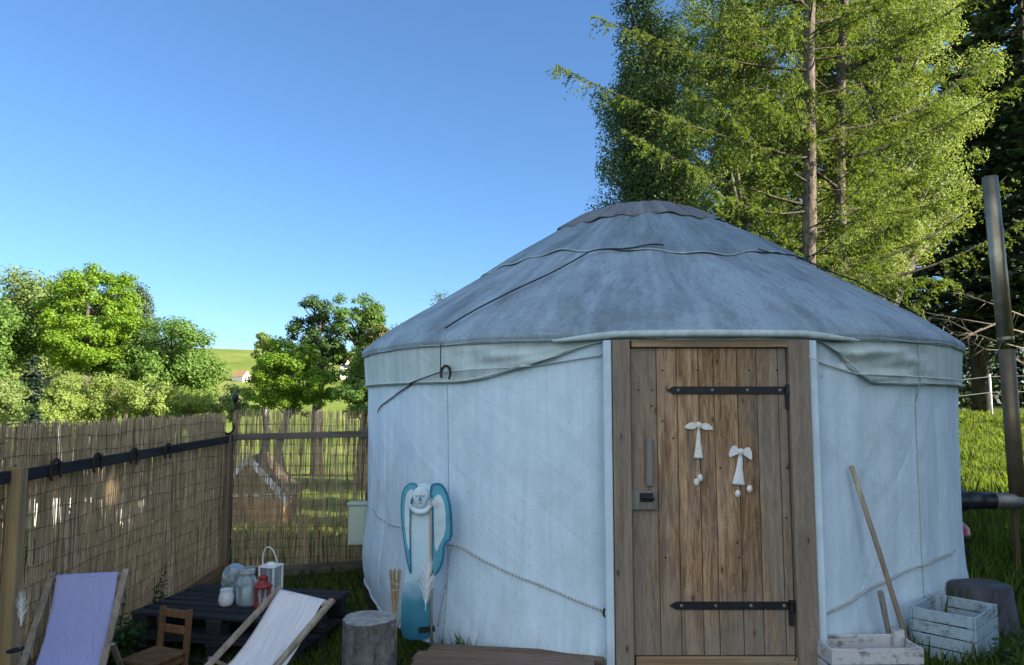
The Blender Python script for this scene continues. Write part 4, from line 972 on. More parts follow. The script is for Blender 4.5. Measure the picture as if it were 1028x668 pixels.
# ---------------------------------------------------------------- little angels hung on the door
def shell_angel(label, pc, s, tilt, colour, spread, feet):
    cxp, czp = door_pt(*pc)
    t = thing('angel_ornament', label, 'ornament', (CX + cxp, CYY + YF - 0.012, czp), 0, 'shell angels hung on the door'); t.rotation_euler = (0, tilt, 0)
    m_ = MB(); prof = [(0.010, 0.0), (0.013, -0.03), (0.019, -0.09), (0.034, -0.165), (0.036, -0.175)]
    vs = []; n = 14
    for r_, z in prof:
        for k in range(n): a = 2 * PI * k / n; vs.append((r_ * math.cos(a) * s * spread + 0.10 * (z ** 2) * s, 0.38 * r_ * math.sin(a) * s, z * s))
    m_._add(vs, [(i * n + k, i * n + (k + 1) % n, (i + 1) * n + (k + 1) % n, (i + 1) * n + k) for i in range(len(prof) - 1) for k in range(n)] + [tuple(range(n)), tuple((len(prof) - 1) * n + k for k in range(n))])
    m_.build('robe', colour, t, True)
    m_ = MB(); m_.lathe([(0.0, -0.02), (0.014, -0.014), (0.02, 0), (0.014, 0.014), (0.0, 0.02)], (0, 0, 0.012), 14, False, False)
    m_.v = [(x * s, y * s * .7, z * s) for x, y, z in m_.v]; m_.build('head', M['shell'], t, True)
    for sd in (-1, 1):
        o_ = smooth_out([(sd * 0.008, 0.0), (sd * 0.022, 0.026), (sd * 0.052, 0.026), (sd * 0.088, -0.006), (sd * 0.060, -0.014), (sd * 0.03, -0.014)] if spread < .9 else [(sd * 0.006, 0.0), (sd * 0.020, 0.034), (sd * 0.044, 0.044), (sd * 0.062, 0.020), (sd * 0.070, -0.034), (sd * 0.030, -0.012)], 2)
        m_ = MB(); m_.prism(orient([(a * s, b_ * s) for a, b_ in o_]), -0.003, 0.006); m_.build('wing', M['shell'] if spread < .9 else colour, t, bevel=0.002)
    for fx, fz in feet:
        m_ = MB(); m_.tube([(0.0, 0.004, -0.17 * s), (fx * s * .6, 0.004, fz * s * .85), (fx * s, 0.004, fz * s)], 0.0018, 5); m_.build('string', M['rope_light'], t)
        m_ = MB(); m_.lathe([(0, -0.022), (0.012, -0.016), (0.017, 0), (0.012, 0.016), (0, 0.022)], (fx, 0, fz), 12, False, False); m_.v = [(x * s, y * s * .5, z * s) for x, y, z in m_.v]; m_.build('foot', M['shell'], t, True)
shell_angel('slim cream shell angel with outspread wings on the upper door planks', (701, 429), 1.0, R_(3), M['shell'], 0.78, ((-0.004, -0.31), (0.016, -0.285)))
shell_angel('plumper white angel with raised wings and dangling feet on the door', (743, 455.5), 1.0, R_(7), M['white_paint'], 1.05, ((0.004, -0.225), (0.068, -0.19)))

# ---------------------------------------------------------------- step, mat, stones
dk = thing('wooden_step', 'low weathered plank platform in front of the yurt', 'platform', (0.02, 4.42, 0.02), R_(-8.5))
for i, (y, dx) in enumerate(((0.0, 0.0), (-0.135, -0.05), (-0.27, -0.03), (-0.405, -0.07))):
    m_ = MB(); m_.box((dx, y, 0.018), (1.02, 0.128, 0.032)); m_.build('plank', M['deck'], dk, bevel=0.005)
for x in (-0.42, 0.40):
    m_ = MB(); m_.box((x, -0.2, -0.055), (0.08, 0.5, 0.11)); m_.build('joist', M['brown_board_v'], dk, bevel=0.004)
mm = MB(); mm.box((0, 0, 0.009), (0.86, 0.30, 0.018)); o = mm.build('door_mat', M['mat_brown'], bevel=0.006); o.location = (1.20, 4.02, gz(1.2, 4.02) + 0.014); o.rotation_euler = (0, 0, R_(1.5)); tag(o, 'brown coir mat lying before the door sill', 'door mat')
def stone(label, x, y, s, seed):
    rg = random.Random(seed); ph = [rg.uniform(0, 6) for _ in range(6)]
    def fn(u, v):
        a = u * 2 * PI; b_ = (v - .5) * PI; r_ = 1 + .12 * math.sin(3 * a + ph[0]) * math.cos(b_) + .1 * math.sin(2 * a + 4 * b_ + ph[1]) + .05 * math.sin(7 * a + ph[2])
        return Vector((s[0] * r_ * math.cos(b_) * math.cos(a), s[1] * r_ * math.cos(b_) * math.sin(a), s[2] * (math.sin(b_) * r_ + .6)))
    m_ = MB(); m_.grid(fn, 20, 11, closed=True); o = m_.build('stone', M['stone'], None, True); o.location = (x, y, gz(x, y)); tag(o, label, 'stone')
stone('dark stone at the foot of the left door post', 0.515, 4.14, (0.06, 0.045, 0.05), 3)
stone('dark stone under the right door post', 1.80, 4.17, (0.065, 0.05, 0.05), 8)

# ---------------------------------------------------------------- crates, tub, sticks
def crate(name, label, loc, rotz, L, D, H, nsl, mat, parent_mat=None, gap=0.010, open_=True, taper=1.0):
    t = thing(name, label, 'crate', loc, rotz)
    h = (H - gap * (nsl - 1)) / nsl; rg = random.Random(int(L * 1000))
    for i in range(nsl):
        z = h / 2 + i * (h + gap); f = taper + (1 - taper) * (z / H)
        for sy in (-1, 1):
            m_ = MB(); m_.box((0, sy * (D / 2 - .006) * f, z), ((L - .002) * f, 0.012, h), Matrix.Rotation(R_(rg.uniform(-.6, .6)), 3, 'Y')); m_.build('side_slat', mat, t, bevel=0.0025)
        for sx in (-1, 1):
            m_ = MB(); m_.box((sx * (L / 2 - .006) * f, 0, z), (0.012, (D - .028) * f, h), Matrix.Rotation(R_(rg.uniform(-.6, .6)), 3, 'X')); m_.build('end_slat', mat, t, bevel=0.0025)
    for sx in (-1, 1):
        for sy in (-1, 1):
            m_ = MB(); m_.box((sx * (L / 2 - .030) * taper, sy * (D / 2 - .030) * taper, H / 2 - 0.002), (0.034, 0.034, H - .008)); m_.build('corner_post', mat, t, bevel=0.002)
    for k in range(4):
        m_ = MB(); m_.box((0, -D / 2 + .05 + (D - .1) * k / 3, 0.012), (L - .05, (D - .1) / 4, 0.012)); m_.build('bottom_slat', mat, t, bevel=0.002)
    return t
b_ang = R_(43)
cpos = (2.53 + 0.5 * (.42 * math.cos(b_ang) - .335 * math.sin(b_ang)), 4.15 + 0.5 * (.42 * math.sin(b_ang) + .335 * math.cos(b_ang)))
bc = crate('planter_crate', 'large pale blue planter crate of stacked slats by the yurt', (cpos[0], cpos[1], gz(*cpos) - 0.012), b_ang, 0.42, 0.335, 0.268, 4, M['blue_crate'], gap=0.007)
sb = MB(); sb.box((0, 0, 0.085), (0.36, 0.28, 0.13)); sb.build('soil', M['soil'], bc, bevel=0.02)
wpos = (1.94, 4.18)
wc = crate('fruit_crate', 'low whitewashed slatted crate beside the door', (wpos[0], wpos[1], gz(*wpos) - 0.03), R_(2), 0.50, 0.25, 0.185, 2, M['white_crate'], gap=0.022)
m_ = MB(); m_.box((0.232, 0.085, 0.155), (0.055, 0.03, 0.13)); m_.build('tall_corner_post', M['white_crate'], wc, bevel=0.003)
tub = thing('garden_tub', 'dark plastic tub upside down behind the pale blue crate', 'tub', (2.95, 4.78, gz(2.95, 4.78)), R_(14))
m_ = MB(); vs = []
for (sx, sy, z) in ((0.205, 0.17, 0.0), (0.20, 0.165, 0.03), (0.187, 0.15, 0.03), (0.165, 0.128, 0.275), (0.15, 0.115, 0.292)):
    for k in range(32):
        a = 2 * PI * k / 32; c_, s_ = math.cos(a), math.sin(a); e = 0.45
        vs.append((sx * math.copysign(abs(c_) ** e, c_), sy * math.copysign(abs(s_) ** e, s_), z))
m_._add(vs, [(j * 32 + k, j * 32 + (k + 1) % 32, (j + 1) * 32 + (k + 1) % 32, (j + 1) * 32 + k) for j in range(4) for k in range(32)] + [tuple(4 * 32 + k for k in range(32))])
m_.build('tub_body', M['dark_plastic'], tub, True)
bt_t, bt_z = onwall(854, 468, RW + 0.03); bt = cyl(bt_t, RW + 0.035, bt_z) + Vector((CX, CYY, 0))
bb = at(909, 640, 4.30); bb = bt + (bb - bt) * 1.13
br = thing('broom', 'long wooden broom handle leaning against the canvas', 'broom', tuple(bb))
L_ = bt - bb
m_ = MB(); m_.tube([(0, 0, 0), L_ * 0.5 + Vector((0.004, 0, 0)), L_], [0.0145, 0.0145, 0.0135], 10); m_.build('handle', M['chair_wood'], br, True)
m_ = MB(); m_.box((0.0, 0, -0.008), (0.2, 0.045, 0.03), Matrix.Rotation(R_(30), 3, 'Z')); m_.build('broom_head', M['dark_plastic'], br, bevel=0.006)
hb = at(896, 655, 4.32); ht = at(883.5, 593, 4.345)
hm = thing('hand_tool', 'short worn wooden tool handle standing in the white crate', 'tool', tuple(hb)); L_ = ht - hb
m_ = MB(); m_.tube([(0, 0, 0), L_ * .5, L_ * .96, L_], [0.013, 0.015, 0.018, 0.012], 10); m_.build('handle', M['grey_wood'], hm, True)
m_ = MB(); m_.box((0.002, 0, -0.03), (0.05, 0.03, 0.10)); m_.build('blade', M['iron'], hm, bevel=0.004)

# ---------------------------------------------------------------- stove pipe, grill, wire fence
PY = 5.95
def pp(px, py): return at(px, py, PY)
sp = thing('stove_pipe', 'tall steel stove chimney pipe with a black elbow from the yurt', 'chimney pipe', (pp(1022, 505).x, PY, gz(pp(1022, 505).x, PY)))
B = Vector(sp.location)
p_top, p_mid, p_low = pp(993.5, 178) - B, pp(1010, 345) - B, pp(1021.5, 498) - B
m_ = MB(); m_.tube([p_mid, p_mid.lerp(p_top, .5), p_top], [0.058, 0.057, 0.056], 20, cap=False); m_.build('flue', M['steel_pipe'], sp, True, solid=0.003)
m_ = MB(); m_.tube([p_low, p_mid.lerp(p_low, .04)], 0.0575, 20); m_.build('lower_flue', M['brown_pipe'], sp, True)
for f in (0.03, 0.52): 
    m_ = MB(); q = p_mid.lerp(p_top, f); dd = (p_top - p_mid).normalized(); m_.tube([q - dd * .012, q + dd * .012], 0.061, 20); m_.build('joint_ring', M['steel_pipe'], sp)
pe = pp(1021.5, 503) - B; pw = pp(940, 502) - B
m_ = MB(); m_.tube([pe + Vector((0.10, 0, 0)), pe, pe.lerp(pw, .38)], 0.064, 20); m_.build('elbow', M['old_steel'], sp, True)
m_ = MB(); m_.tube([pe.lerp(pw, .30), pe.lerp(pw, .68)], 0.068, 20); m_.build('horizontal_pipe', M['black_pipe'], sp, True)
m_ = MB(); m_.tube([pe.lerp(pw, .66), pw], 0.084, 20); m_.build('insulating_sleeve', M['black_pipe'], sp, True)
m_ = MB(); m_.beam((pe.x + .03, 0.09, -.1), (pe.x + .03, 0.09, pe.z - .05), 0.035, 0.035, (0, 1, 0)); m_.build('support_post', M['brown_board_v'], sp, bevel=0.004)
gx, gy = 3.66, 6.30
gr = thing('kettle_grill', 'small red kettle grill on thin black legs half hidden by the yurt', 'grill', (gx, gy, gz(gx, gy)))
zg = at(962, 535, gy).z - gz(gx, gy)
m_ = MB(); m_.lathe([(0.0, zg - .12), (0.08, zg - .10), (0.14, zg - .05), (0.155, zg), (0.15, zg + .003)], n=24, cap0=False, cap1=False); m_.build('bowl', M['iron'], gr, True)
m_ = MB(); m_.lathe([(0.158, zg + .002), (0.15, zg + .05), (0.10, zg + .10), (0.0, zg + .115)], n=24, cap0=False, cap1=False); m_.build('lid', M['red_enamel'], gr, True)
for a in (R_(-55), R_(65), R_(185)):
    m_ = MB(); m_.tube([(0.09 * math.cos(a), 0.09 * math.sin(a), zg - .09), (0.32 * math.cos(a), 0.32 * math.sin(a), 0.0)], 0.010, 8); m_.build('leg', M['iron'], gr)
wf = thing('wire_fence', 'white post of a wire fence on the sunlit bank', 'fence', (11.0, 17.0, gz(11.0, 17.0)))
m_ = MB(); m_.tube([(0, 0, -.2), (0, 0, 1.04)], 0.026, 10); m_.build('post', M['white_paint'], wf, True)
m_ = MB()
for z in (0.62, 0.98):
    m_.tube([(-3.2, -0.6, z - .28), (-1.6, -.3, z - .17), (0, -0.045, z), (2.5, 0.2, z + .05), (5, 0.5, z + .05)], 0.006, 5)
m_.build('wire', M['old_steel'], wf)

# ---------------------------------------------------------------- buildings beyond the fence and on the hill
def house(name, label, loc, rotz, W, D, H, peak, wall, roof, gable=None, over=0.12, door=None, wins=()):
    t = thing(name, label, 'building', loc, rotz)
    m_ = MB(); m_.box((0, 0, H / 2 - .15), (W, D, H + .3)); wl = m_.build('wall', wall, t)
    for sy in (-1, 1): m_ = MB(); m_.prism([(-W / 2, H), (W / 2, H), (0, H + peak)], sy * (D / 2 - .02) - .02, sy * (D / 2 - .02) + .02); m_.build('gable', gable or wall, t)
    m_ = MB()
    for s in (-1, 1):
        a = math.atan2(peak, W / 2); Ls = math.hypot(W / 2, peak) + over * 1.4
        c = Vector((s * (W / 4 + over * .4), 0, H + peak / 2 - over * .35 + .05)); m_.box(c, (Ls, D + 2 * over, 0.06), Matrix.Rotation(s * a, 3, 'Y'))
    m_.build('roof', roof, t)
    if door:
        m_ = MB(); m_.box((door[0], -D / 2 - .01, door[2] / 2), (door[1], 0.03, door[2])); m_.build('door', M['brown_board_v'], t)
    for (x, z, a, b_) in wins:
        m_ = MB()
        for dx, dz, sx, sz in ((0, b_ / 2, a + .08, .05), (0, -b_ / 2, a + .08, .05), (-a / 2, 0, .05, b_), (a / 2, 0, .05, b_)): m_.box((x + dx, -D / 2 - .02, z + dz), (sx, .04, sz))
        f = m_.build('window', M['white_paint'], t); m_ = MB(); m_.box((x, -D / 2 - .012, z), (a, .02, b_)); m_.build('pane', M['pane'], f)
    return t
X, Y = at(257, 520, 19.5).x, 19.5
house('garden_shed', 'small gabled wooden shed seen through the thin reed fence', (X, Y, gz(X, Y) - .1), R_(6), 1.75, 1.7, 0.95, 0.88, M['orange_board'], M['roof_felt'], M['shed_gable'], 0.16, (-0.3, 0.5, 0.8))
shed = [q for q in bpy.data.objects if q.name.startswith('garden_shed')][0]
for s in (-1, 1):
    m_ = MB(); m_.beam((s * 1.02, -1.03, 0.78), (0, -1.03, 1.90), 0.03, 0.16); m_.build('bargeboard', M['plaster'], shed)
m_ = MB(); m_.box((0, -0.875, 0.97), (1.8, 0.05, 0.07)); m_.build('fascia', M['plaster'], shed)
X, Y = at(82, 500, 17.0).x, 17.0
house('outbuilding', 'low white plastered outbuilding with brown roof behind the reed fence', (X, Y, gz(X, Y) - .1), R_(12), 2.6, 2.4, 0.95, 0.7, M['plaster'], M['roof_felt'], M['brown_board_v'], 0.2, (0.5, 0.5, 0.85), ((-0.7, 0.5, 0.4, 0.35),))
Y = 150.0; X = at(243, 366, Y).x
house('cottage', 'small pale cottage with an orange roof on the green hillside', (X, Y, gz(X, Y)), R_(60), 2.0, 3.2, 0.9, 1.1, M['plaster'], M['orange_tile'], None, 0.2, (0.5, 0.4, 0.8), ((-0.5, .5, 0.4, 0.3),))
Y = 85.0; X = at(346, 357, Y).x
house('hut', 'far hut with red tiled roof glimpsed between tall trees', (X, Y, at(346, 361, Y).z - 2.0), R_(20), 1.0, 1.0, 2.0, .8, M['plaster'], M['red_tile'], None, 0.12, None, ((0, 1.2, .5, .5),))

# ---------------------------------------------------------------- leaves and trees
def unit(v): return v / np.maximum(np.linalg.norm(v, axis=-1, keepdims=True), 1e-9)
def quads(rg, P, N, L, wf=0.55, T=None):
    n = len(P); t = rg.normal(size=(n, 3)) if T is None else T
    t = unit(t - N * (t * N).sum(1, keepdims=True)); b = np.cross(N, t); L = np.asarray(L)[:, None]
    return np.stack([P - t * L / 2, P + b * L * wf / 2 + t * L * .08, P + t * L / 2, P - b * L * wf / 2 + t * L * .08], 1).reshape(-1, 3)
def clumps_in(rg, c, rad, n, shape='oval', lo=0.2):
    d = unit(rg.normal(size=(n, 3))); r = lo + (1 - lo) * rg.random(n) ** 0.55
    wob = 1 + 0.13 * np.sin(3.1 * d[:, 0] + 2.3 * d[:, 2] * 2 + rg.random() * 6) + 0.10 * np.sin(5 * d[:, 1] + 4 * d[:, 2] + rg.random() * 6)
    p = d * (r * wob)[:, None]
    if shape == 'cone': p[:, :2] *= np.clip(1.0 - 0.75 * (p[:, 2:3] + 1) / 2, .12, 1) * 1.35
    if shape == 'egg': p[:, :2] *= np.clip(1.12 - 0.4 * (p[:, 2:3] + 1) / 2, .5, 1.2)
    return c + p * rad
def broad_tree(label, c, rad, leaf, nleaf, lsize, ncl, clr, bark, seed, name='broadleaf_tree', cat='tree', group=None, shape='oval', trunk_r=None, droop=0.0, limbs=24, ground=None, flat=0.75, lo=0.2):
    rg = np.random.default_rng(seed); c = np.array(c, float); rad = np.array(rad, float)
    gx_, gy_ = c[0] + rg.normal() * rad[0] * .06, c[1]
    g = gz(gx_, gy_) if ground is None else ground
    t = thing(name, label, cat, (gx_, gy_, g), 0, group); org = np.array([gx_, gy_, g])
    C = clumps_in(rg, c, rad * (1 - clr * .28), ncl, shape, lo)
    cr = clr * rad.mean() * rg.uniform(.65, 1.35, ncl)
    wts = cr ** 2; idx = rg.choice(ncl, nleaf, p=wts / wts.sum())
    d = unit(rg.normal(size=(nleaf, 3))); rr = rg.random(nleaf) ** .45
    sc = np.stack([cr[idx], cr[idx], cr[idx] * flat * (1 + droop)], 1)
    P = C[idx] + d * rr[:, None] * sc
    P[:, 2] -= droop * cr[idx] * rg.random(nleaf) * .8
    out = unit((C[idx] - c) / rad)
    N = unit(d * .75 + out * .35 + np.array([0, 0, .45]) + rg.normal(size=(nleaf, 3)) * .55)
    V = quads(rg, P, N, lsize * rg.uniform(.6, 1.4, nleaf), .6) - org
    crnd = rg.random(ncl)
    rnd = np.clip(.5 + .30 * (crnd[idx] - .5) + rg.normal(0, .2, nleaf), 0, 1)
    npmesh('crown', V, 4, LEAF[leaf], t, rnd)
    # trunk and limbs
    h = c[2] - g; tr = trunk_r or max(.06, .028 * (h + rad[2])); mb = MB()
    pts = [Vector((0, 0, -.2)), Vector((rg.normal() * .05 * h, 0, h * .35)), Vector((c[0] - gx_, 0, h * .75)), Vector((c[0] - gx_, 0, h + rad[2] * .55))]
    mb.tube(pts, [tr * 1.25, tr, tr * .8, tr * .2], 8)
    for k in rg.choice(ncl, min(limbs, ncl), replace=False):
        e = Vector(C[k] - org); zz = min(max(h * .25, e.z - rg.uniform(.25, .6) * rad[2]), h + rad[2] * .3)
        f = zz / (h + rad[2] * .55); s = Vector((c[0] - gx_, 0, 0)) * min(1, f * 1.3) + Vector((0, 0, zz)); m1 = s.lerp(e, .5) + Vector((0, 0, .10 * (e - s).length))
        r0 = tr * .45 * (1 - f * .6); mb.tube([s, m1, e], [r0, r0 * .6, r0 * .18], 5)
    mb.build('trunk', M[bark], t, True)
    return t
def px_tree(label, px, cy, rx, ry, Y, leaf, nleaf, lsize, ncl, clr, bark, seed, **k):
    c = at(px, cy, Y); s = Y / 740
    return broad_tree(label, c, (rx * s, rx * s, ry * s), leaf, nleaf, lsize, ncl, clr, bark, seed, **k)
def conifer(label, x, y, H, R, leaf, seed, z0=0.08, step=.34, per=6, lsize=.2, name='spruce_tree', group=None, dens=1.0, bark='dark_bark', droopy=.25, twigs=26, trunk_r=None):
    rg = np.random.default_rng(seed); g = gz(x, y); t = thing(name, label, 'tree', (x, y, g), 0, group)
    Vs = []; rn = []; mb = MB(); tr = trunk_r or .016 * H
    mb.tube([(0, 0, -.2), (rg.normal() * .04, 0, H * .5), (0, 0, H)], [tr * 1.2, tr * .7, .015], 8)
    z = H * z0
    while z < H * .985:
        f = z / H; n = max(3, int(per * (1 - f * .4)))
        for k in range(n):
            L = R * (1 - f) ** .8 * rg.uniform(.72, 1.12) + .10; a = 2 * PI * (k + rg.random()) / n; dr = np.array([math.cos(a), math.sin(a), 0]); sd = np.array([-dr[1], dr[0], 0])
            m = int(twigs * dens * L / R) + 12; s = rg.random(m) ** .7; dz = (-droopy * L * s + .35 * droopy * L * s ** 3) + (f - .4) * .25 * L * s
            q = np.array([0, 0, z]) + dr * (s * L)[:, None]; q[:, 2] += dz
            w_ = rg.normal(0, .16, m) * L * (1 - s * .6)
            q = q + sd * w_[:, None]; q[:, 2] += -np.abs(w_) * .25 + rg.normal(0, .03, m)
            T = unit(dr * 1.0 + sd * np.sign(w_)[:, None] * .8 + np.array([0, 0, -.45]) + rg.normal(0, .25, (m, 3)))
            N = unit(np.array([0, 0, 1.0]) + rg.normal(0, .45, (m, 3)))
            Vs.append(quads(rg, q, N, lsize * rg.uniform(.7, 1.5, m), .42, T)); rn.append(np.clip(rg.normal(.5, .22, m), 0, 1))
            if k % 2 == 0: mb.tube([(0, 0, z), tuple(dr * L * .5 + np.array([0, 0, z - droopy * L * .45])), tuple(dr * L * .9 + np.array([0, 0, z - droopy * L * .6]))], [tr * .25, tr * .15, .006], 4)
        z += step * rg.uniform(.75, 1.25)
    npmesh('crown', np.concatenate(Vs), 4, LEAF[leaf], t, np.concatenate(rn)); mb.build('trunk', M[bark], t, True)
    return t

# trees and bushes beyond the fence on the left
G1 = 'trees beyond the fence on the left'
px_tree('tall pale feathery tree rising behind the round lime green tree', 44, 328, 50, 72, 62, 'pale', 25500, 0.258, 70, .30, 'grey_bark', 11, group=G1)
px_tree('leafy green tree cut by the left edge of the picture', -10, 358, 44, 62, 50, 'mid', 18700, 0.228, 60, .30, 'dark_bark', 12, group=G1)
px_tree('round lime green tree with a dense domed crown', 87, 329, 51, 58, 52, 'lime', 44625, 0.184, 190, .165, 'dark_bark', 13, group=G1, lo=.45)
px_tree('broad dark green tree right of the lime green dome', 172, 368, 54, 46, 54, 'mid', 28900, 0.205, 80, .27, 'dark_bark', 14, group=G1)
px_tree('small dark green tree joining the broad tree and the lime dome', 140, 360, 26, 32, 57, 'dark', 10200, 0.228, 40, .3, 'dark_bark', 15, group=G1)
px_tree('thin spired conifer behind the lime green dome', 120, 318, 12, 49, 66, 'bluish', 8840, 0.198, 60, .30, 'dark_bark', 21, name='conifer_tree', group=G1, shape='cone', lo=.1)
px_tree('second spired conifer just clear of the lime green dome, with a wider skirt', 141, 322, 18, 49, 66, 'bluish', 11900, 0.198, 80, .26, 'dark_bark', 22, name='conifer_tree', group=G1, shape='cone', lo=.1)
Y = 44; c = at(34, 356, Y); conifer('stout bluish spruce among the bushes below the lime dome', c.x, Y, c.z - gz(c.x, Y), 1.9, 'bluegreen', 23, step=.2, lsize=.28, group=G1, dens=1.7)
G2 = 'bushes along the far side of the fence'
px_tree('rounded willowy bush under the lime green dome', 92, 401, 30, 32, 40, 'willow', 11050, 0.129, 45, .32, 'grey_bark', 31, name='bush', cat='bush', group=G2)
px_tree('smaller willowy bush left of the rounded one', 58, 404, 21, 24, 38, 'willow', 6800, 0.122, 30, .34, 'grey_bark', 32, name='bush', cat='bush', group=G2)
px_tree('light green bush below the broad dark tree', 148, 404, 30, 28, 40, 'willow', 8500, 0.129, 40, .3, 'grey_bark', 33, name='bush', cat='bush', group=G2)
px_tree('low light bush next to the lamp at the fence corner', 192, 411, 30, 19, 41, 'willow', 6800, 0.122, 30, .32, 'grey_bark', 34, name='bush', cat='bush', group=G2)
px_tree('pale bush at the left edge above the black rail', 6, 402, 30, 30, 40, 'pale', 7650, 0.137, 34, .3, 'grey_bark', 35, name='bush', cat='bush', group=G2)
px_tree('thin grey leaved bush behind the garden lamp', 236, 403, 24, 22, 42, 'pale', 4420, 0.122, 26, .3, 'grey_bark', 36, name='bush', cat='bush', group=G2)
G3 = 'trees between the hill and the yurt'
px_tree('round bright green tree nearest the grassy hill', 292, 380, 46, 40, 38, 'lime', 30600, 0.130, 140, .17, 'grey_bark', 41, group=G3, lo=.4)
px_tree('slim pale silvery tree at the foot of the hill', 266, 352, 13, 22, 44, 'pale', 4420, 0.152, 24, .32, 'grey_bark', 42, group=G3)
px_tree('airy dark tree with two crowns, the one nearer the hill', 320, 342, 32, 53, 46, 'dark', 13000, .16, 90, .17, 'dark_bark', 43, group=G3, limbs=30)
px_tree('airy tall tree beside the yurt eave', 362, 340, 35, 53, 46, 'mid', 16000, .16, 100, .17, 'dark_bark', 44, group=G3, limbs=30)
px_tree('browning tree top partly hidden by the yurt eave', 381, 350, 20, 36, 45, 'rust', 6000, .15, 50, .2, 'dark_bark', 45, group=G3)
px_tree('dense green bush under the airy trees by the yurt', 366, 392, 36, 36, 36, 'mid', 13600, 0.129, 44, .28, 'dark_bark', 46, name='bush', cat='bush', group=G3)
for px, top, sd, lab in ((443, 287, 51, 'conifer tip sticking up over the yurt roof slope'), (399, 310, 52, 'thin treetop just above the yurt eave')):
    px_tree(lab, px, top + 88, 17, 89, 40, 'bluish', 9000, 0.10, 130, .22, 'dark_bark', sd, name='conifer_tree', group=G3, shape='cone', lo=.1, trunk_r=.06)

# ---------------------------------------------------------------- the tall trees behind the yurt
def larch(label, x, y, H, seed, lean, tr, long_limbs=(), Lmax=2.9, ztop=11.5, dens=1.0):
    rg = np.random.default_rng(seed); g = gz(x, y); t = thing('larch_tree', label, 'tree', (x, y, g), 0, 'larch trees behind the yurt')
    mb = MB(); cx = lambda z: lean[0] * z + .03 * math.sin(z * .9 + seed); cyy = lambda z: lean[1] * z
    mb.tube([(cx(z), cyy(z), z) for z in np.arange(-.2, H + .01, .4)], [max(.02, tr * (1 - max(0, z) / H) ** .8) * (1 + .05 * math.sin(z * 5)) for z in np.arange(-.2, H + .01, .4)], 12)
    mb.build('trunk', M['larch_bark'], t, True)
    lb = MB(); Vs = []; rn = []
    def branch(z, a, L, up, r0, bare=.25, dn=1.0):
        dr = np.array([math.cos(a), math.sin(a), 0]); sd = np.array([-dr[1], dr[0], 0]); s = np.linspace(0, 1, 12)
        bend = rg.normal(0, .10)
        pts = np.array([cx(z), cyy(z), z]) + dr * (s * L)[:, None] + sd * (bend * L * s ** 2)[:, None]
        pts[:, 2] += L * (up[0] * s + up[1] * s ** 2) + rg.normal(0, .012, 12).cumsum() * .6
        lb.tube([Vector(p) for p in pts], list(r0 * (1 - .88 * s)), 5, cap=False)
        nt_ = int(L / .062 * dens * dn); u = bare + (1 - bare) * rg.random(nt_); 
        P0 = np.stack([np.interp(u, s, pts[:, i]) for i in range(3)], 1)
        side = rg.choice([-1, 1], nt_); tl = rg.uniform(.12, .58, nt_) * (1.1 - .6 * u) * min(1.25, .5 + L * .28)
        D = unit(dr * rg.uniform(.2, 1.0, nt_)[:, None] + sd * side[:, None] * rg.uniform(.4, 1, nt_)[:, None] + np.stack([0 * u, 0 * u, rg.uniform(-1.0, .25, nt_)], 1))
        for i in range(0, nt_, 3): lb.tube([Vector(P0[i]), Vector(P0[i] + D[i] * tl[i] * .9 + np.array([0, 0, -.05 * tl[i]]))], [.005, .002], 3, cap=False)
        m = 11; w_ = (np.arange(m) + .7) / m
        Q = P0[:, None, :] + D[:, None, :] * (tl[:, None] * w_)[..., None]; Q[..., 2] -= (.28 * tl[:, None] * w_ ** 2)
        Q = Q.reshape(-1, 3) + rg.normal(0, .012, (nt_ * m, 3)); keep = rg.random(len(Q)) < .88; Q = Q[keep]
        for rep in range(3):
            n = len(Q); N = unit(rg.normal(size=(n, 3)) + np.array([0, 0, .5])); Vs.append(quads(rg, Q + rg.normal(0, .008, (n, 3)), N, rg.uniform(.035, .085, n), .24)); rn.append(np.clip(rg.normal(.5, .25, n) , 0, 1))
    z = 1.9
    while z < ztop:
        for k in range(int(rg.integers(3, 6))):
            L = (Lmax * (1 - z / (H * 1.05)) ** .55) * rg.uniform(.55, 1.05) * (1.0 if z > 3 else .75); a = rg.uniform(0, 2 * PI)
            if R_(225) < a < R_(315) and rg.random() < .5: continue
            branch(z + rg.uniform(-.1, .1), a, L, (rg.uniform(-.30, .35), rg.uniform(-.1, .4)), .007 + .0055 * L)
        z += rg.uniform(.22, .36)
    for (zz, a, L, up, r0, bare, dn) in long_limbs: branch(zz, a, L, up, r0, bare, dn)
    lb.build('limbs', M['dark_bark'], t, True)
    npmesh('needles', np.concatenate(Vs), 4, LEAF['larch'], t, np.concatenate(rn))
    return t
larch('tall larch with straight scaly trunk, the one nearer the roof crown', at(799, 250, 12.3).x, 12.3, 16, 61, (.055, 0), .145,
      ((5.0, R_(186), 4.4, (.16, .16), .034, .2, 1.3), (6.6, R_(183), 3.7, (.05, .22), .03, .2, 1.3), (7.8, R_(190), 3.8, (.1, .2), .03, .2, 1.3), (4.2, R_(195), 3.6, (.12, .12), .03, .2, 1.2)), Lmax=2.9, dens=1.3)
larch('tall larch with the trunk further from the roof crown and long dark limbs', at(832, 270, 13.0).x, 13.0, 16, 62, (.058, 0), .125,
      ((3.2, R_(-8), 3.0, (.1, .42), .034, .5, .5), (2.9, R_(-14), 3.2, (.02, .35), .04, .5, .6), (5.2, R_(-10), 3.2, (.12, .30), .034, .4, .8), (5.7, R_(5), 3.4, (.18, .36), .034, .4, .8), (6.8, R_(-20), 3.0, (.35, .2), .04, .4, .8), (4.6, R_(205), 2.6, (.5, .1), .035, .5, .5)), Lmax=2.7, dens=1.3)
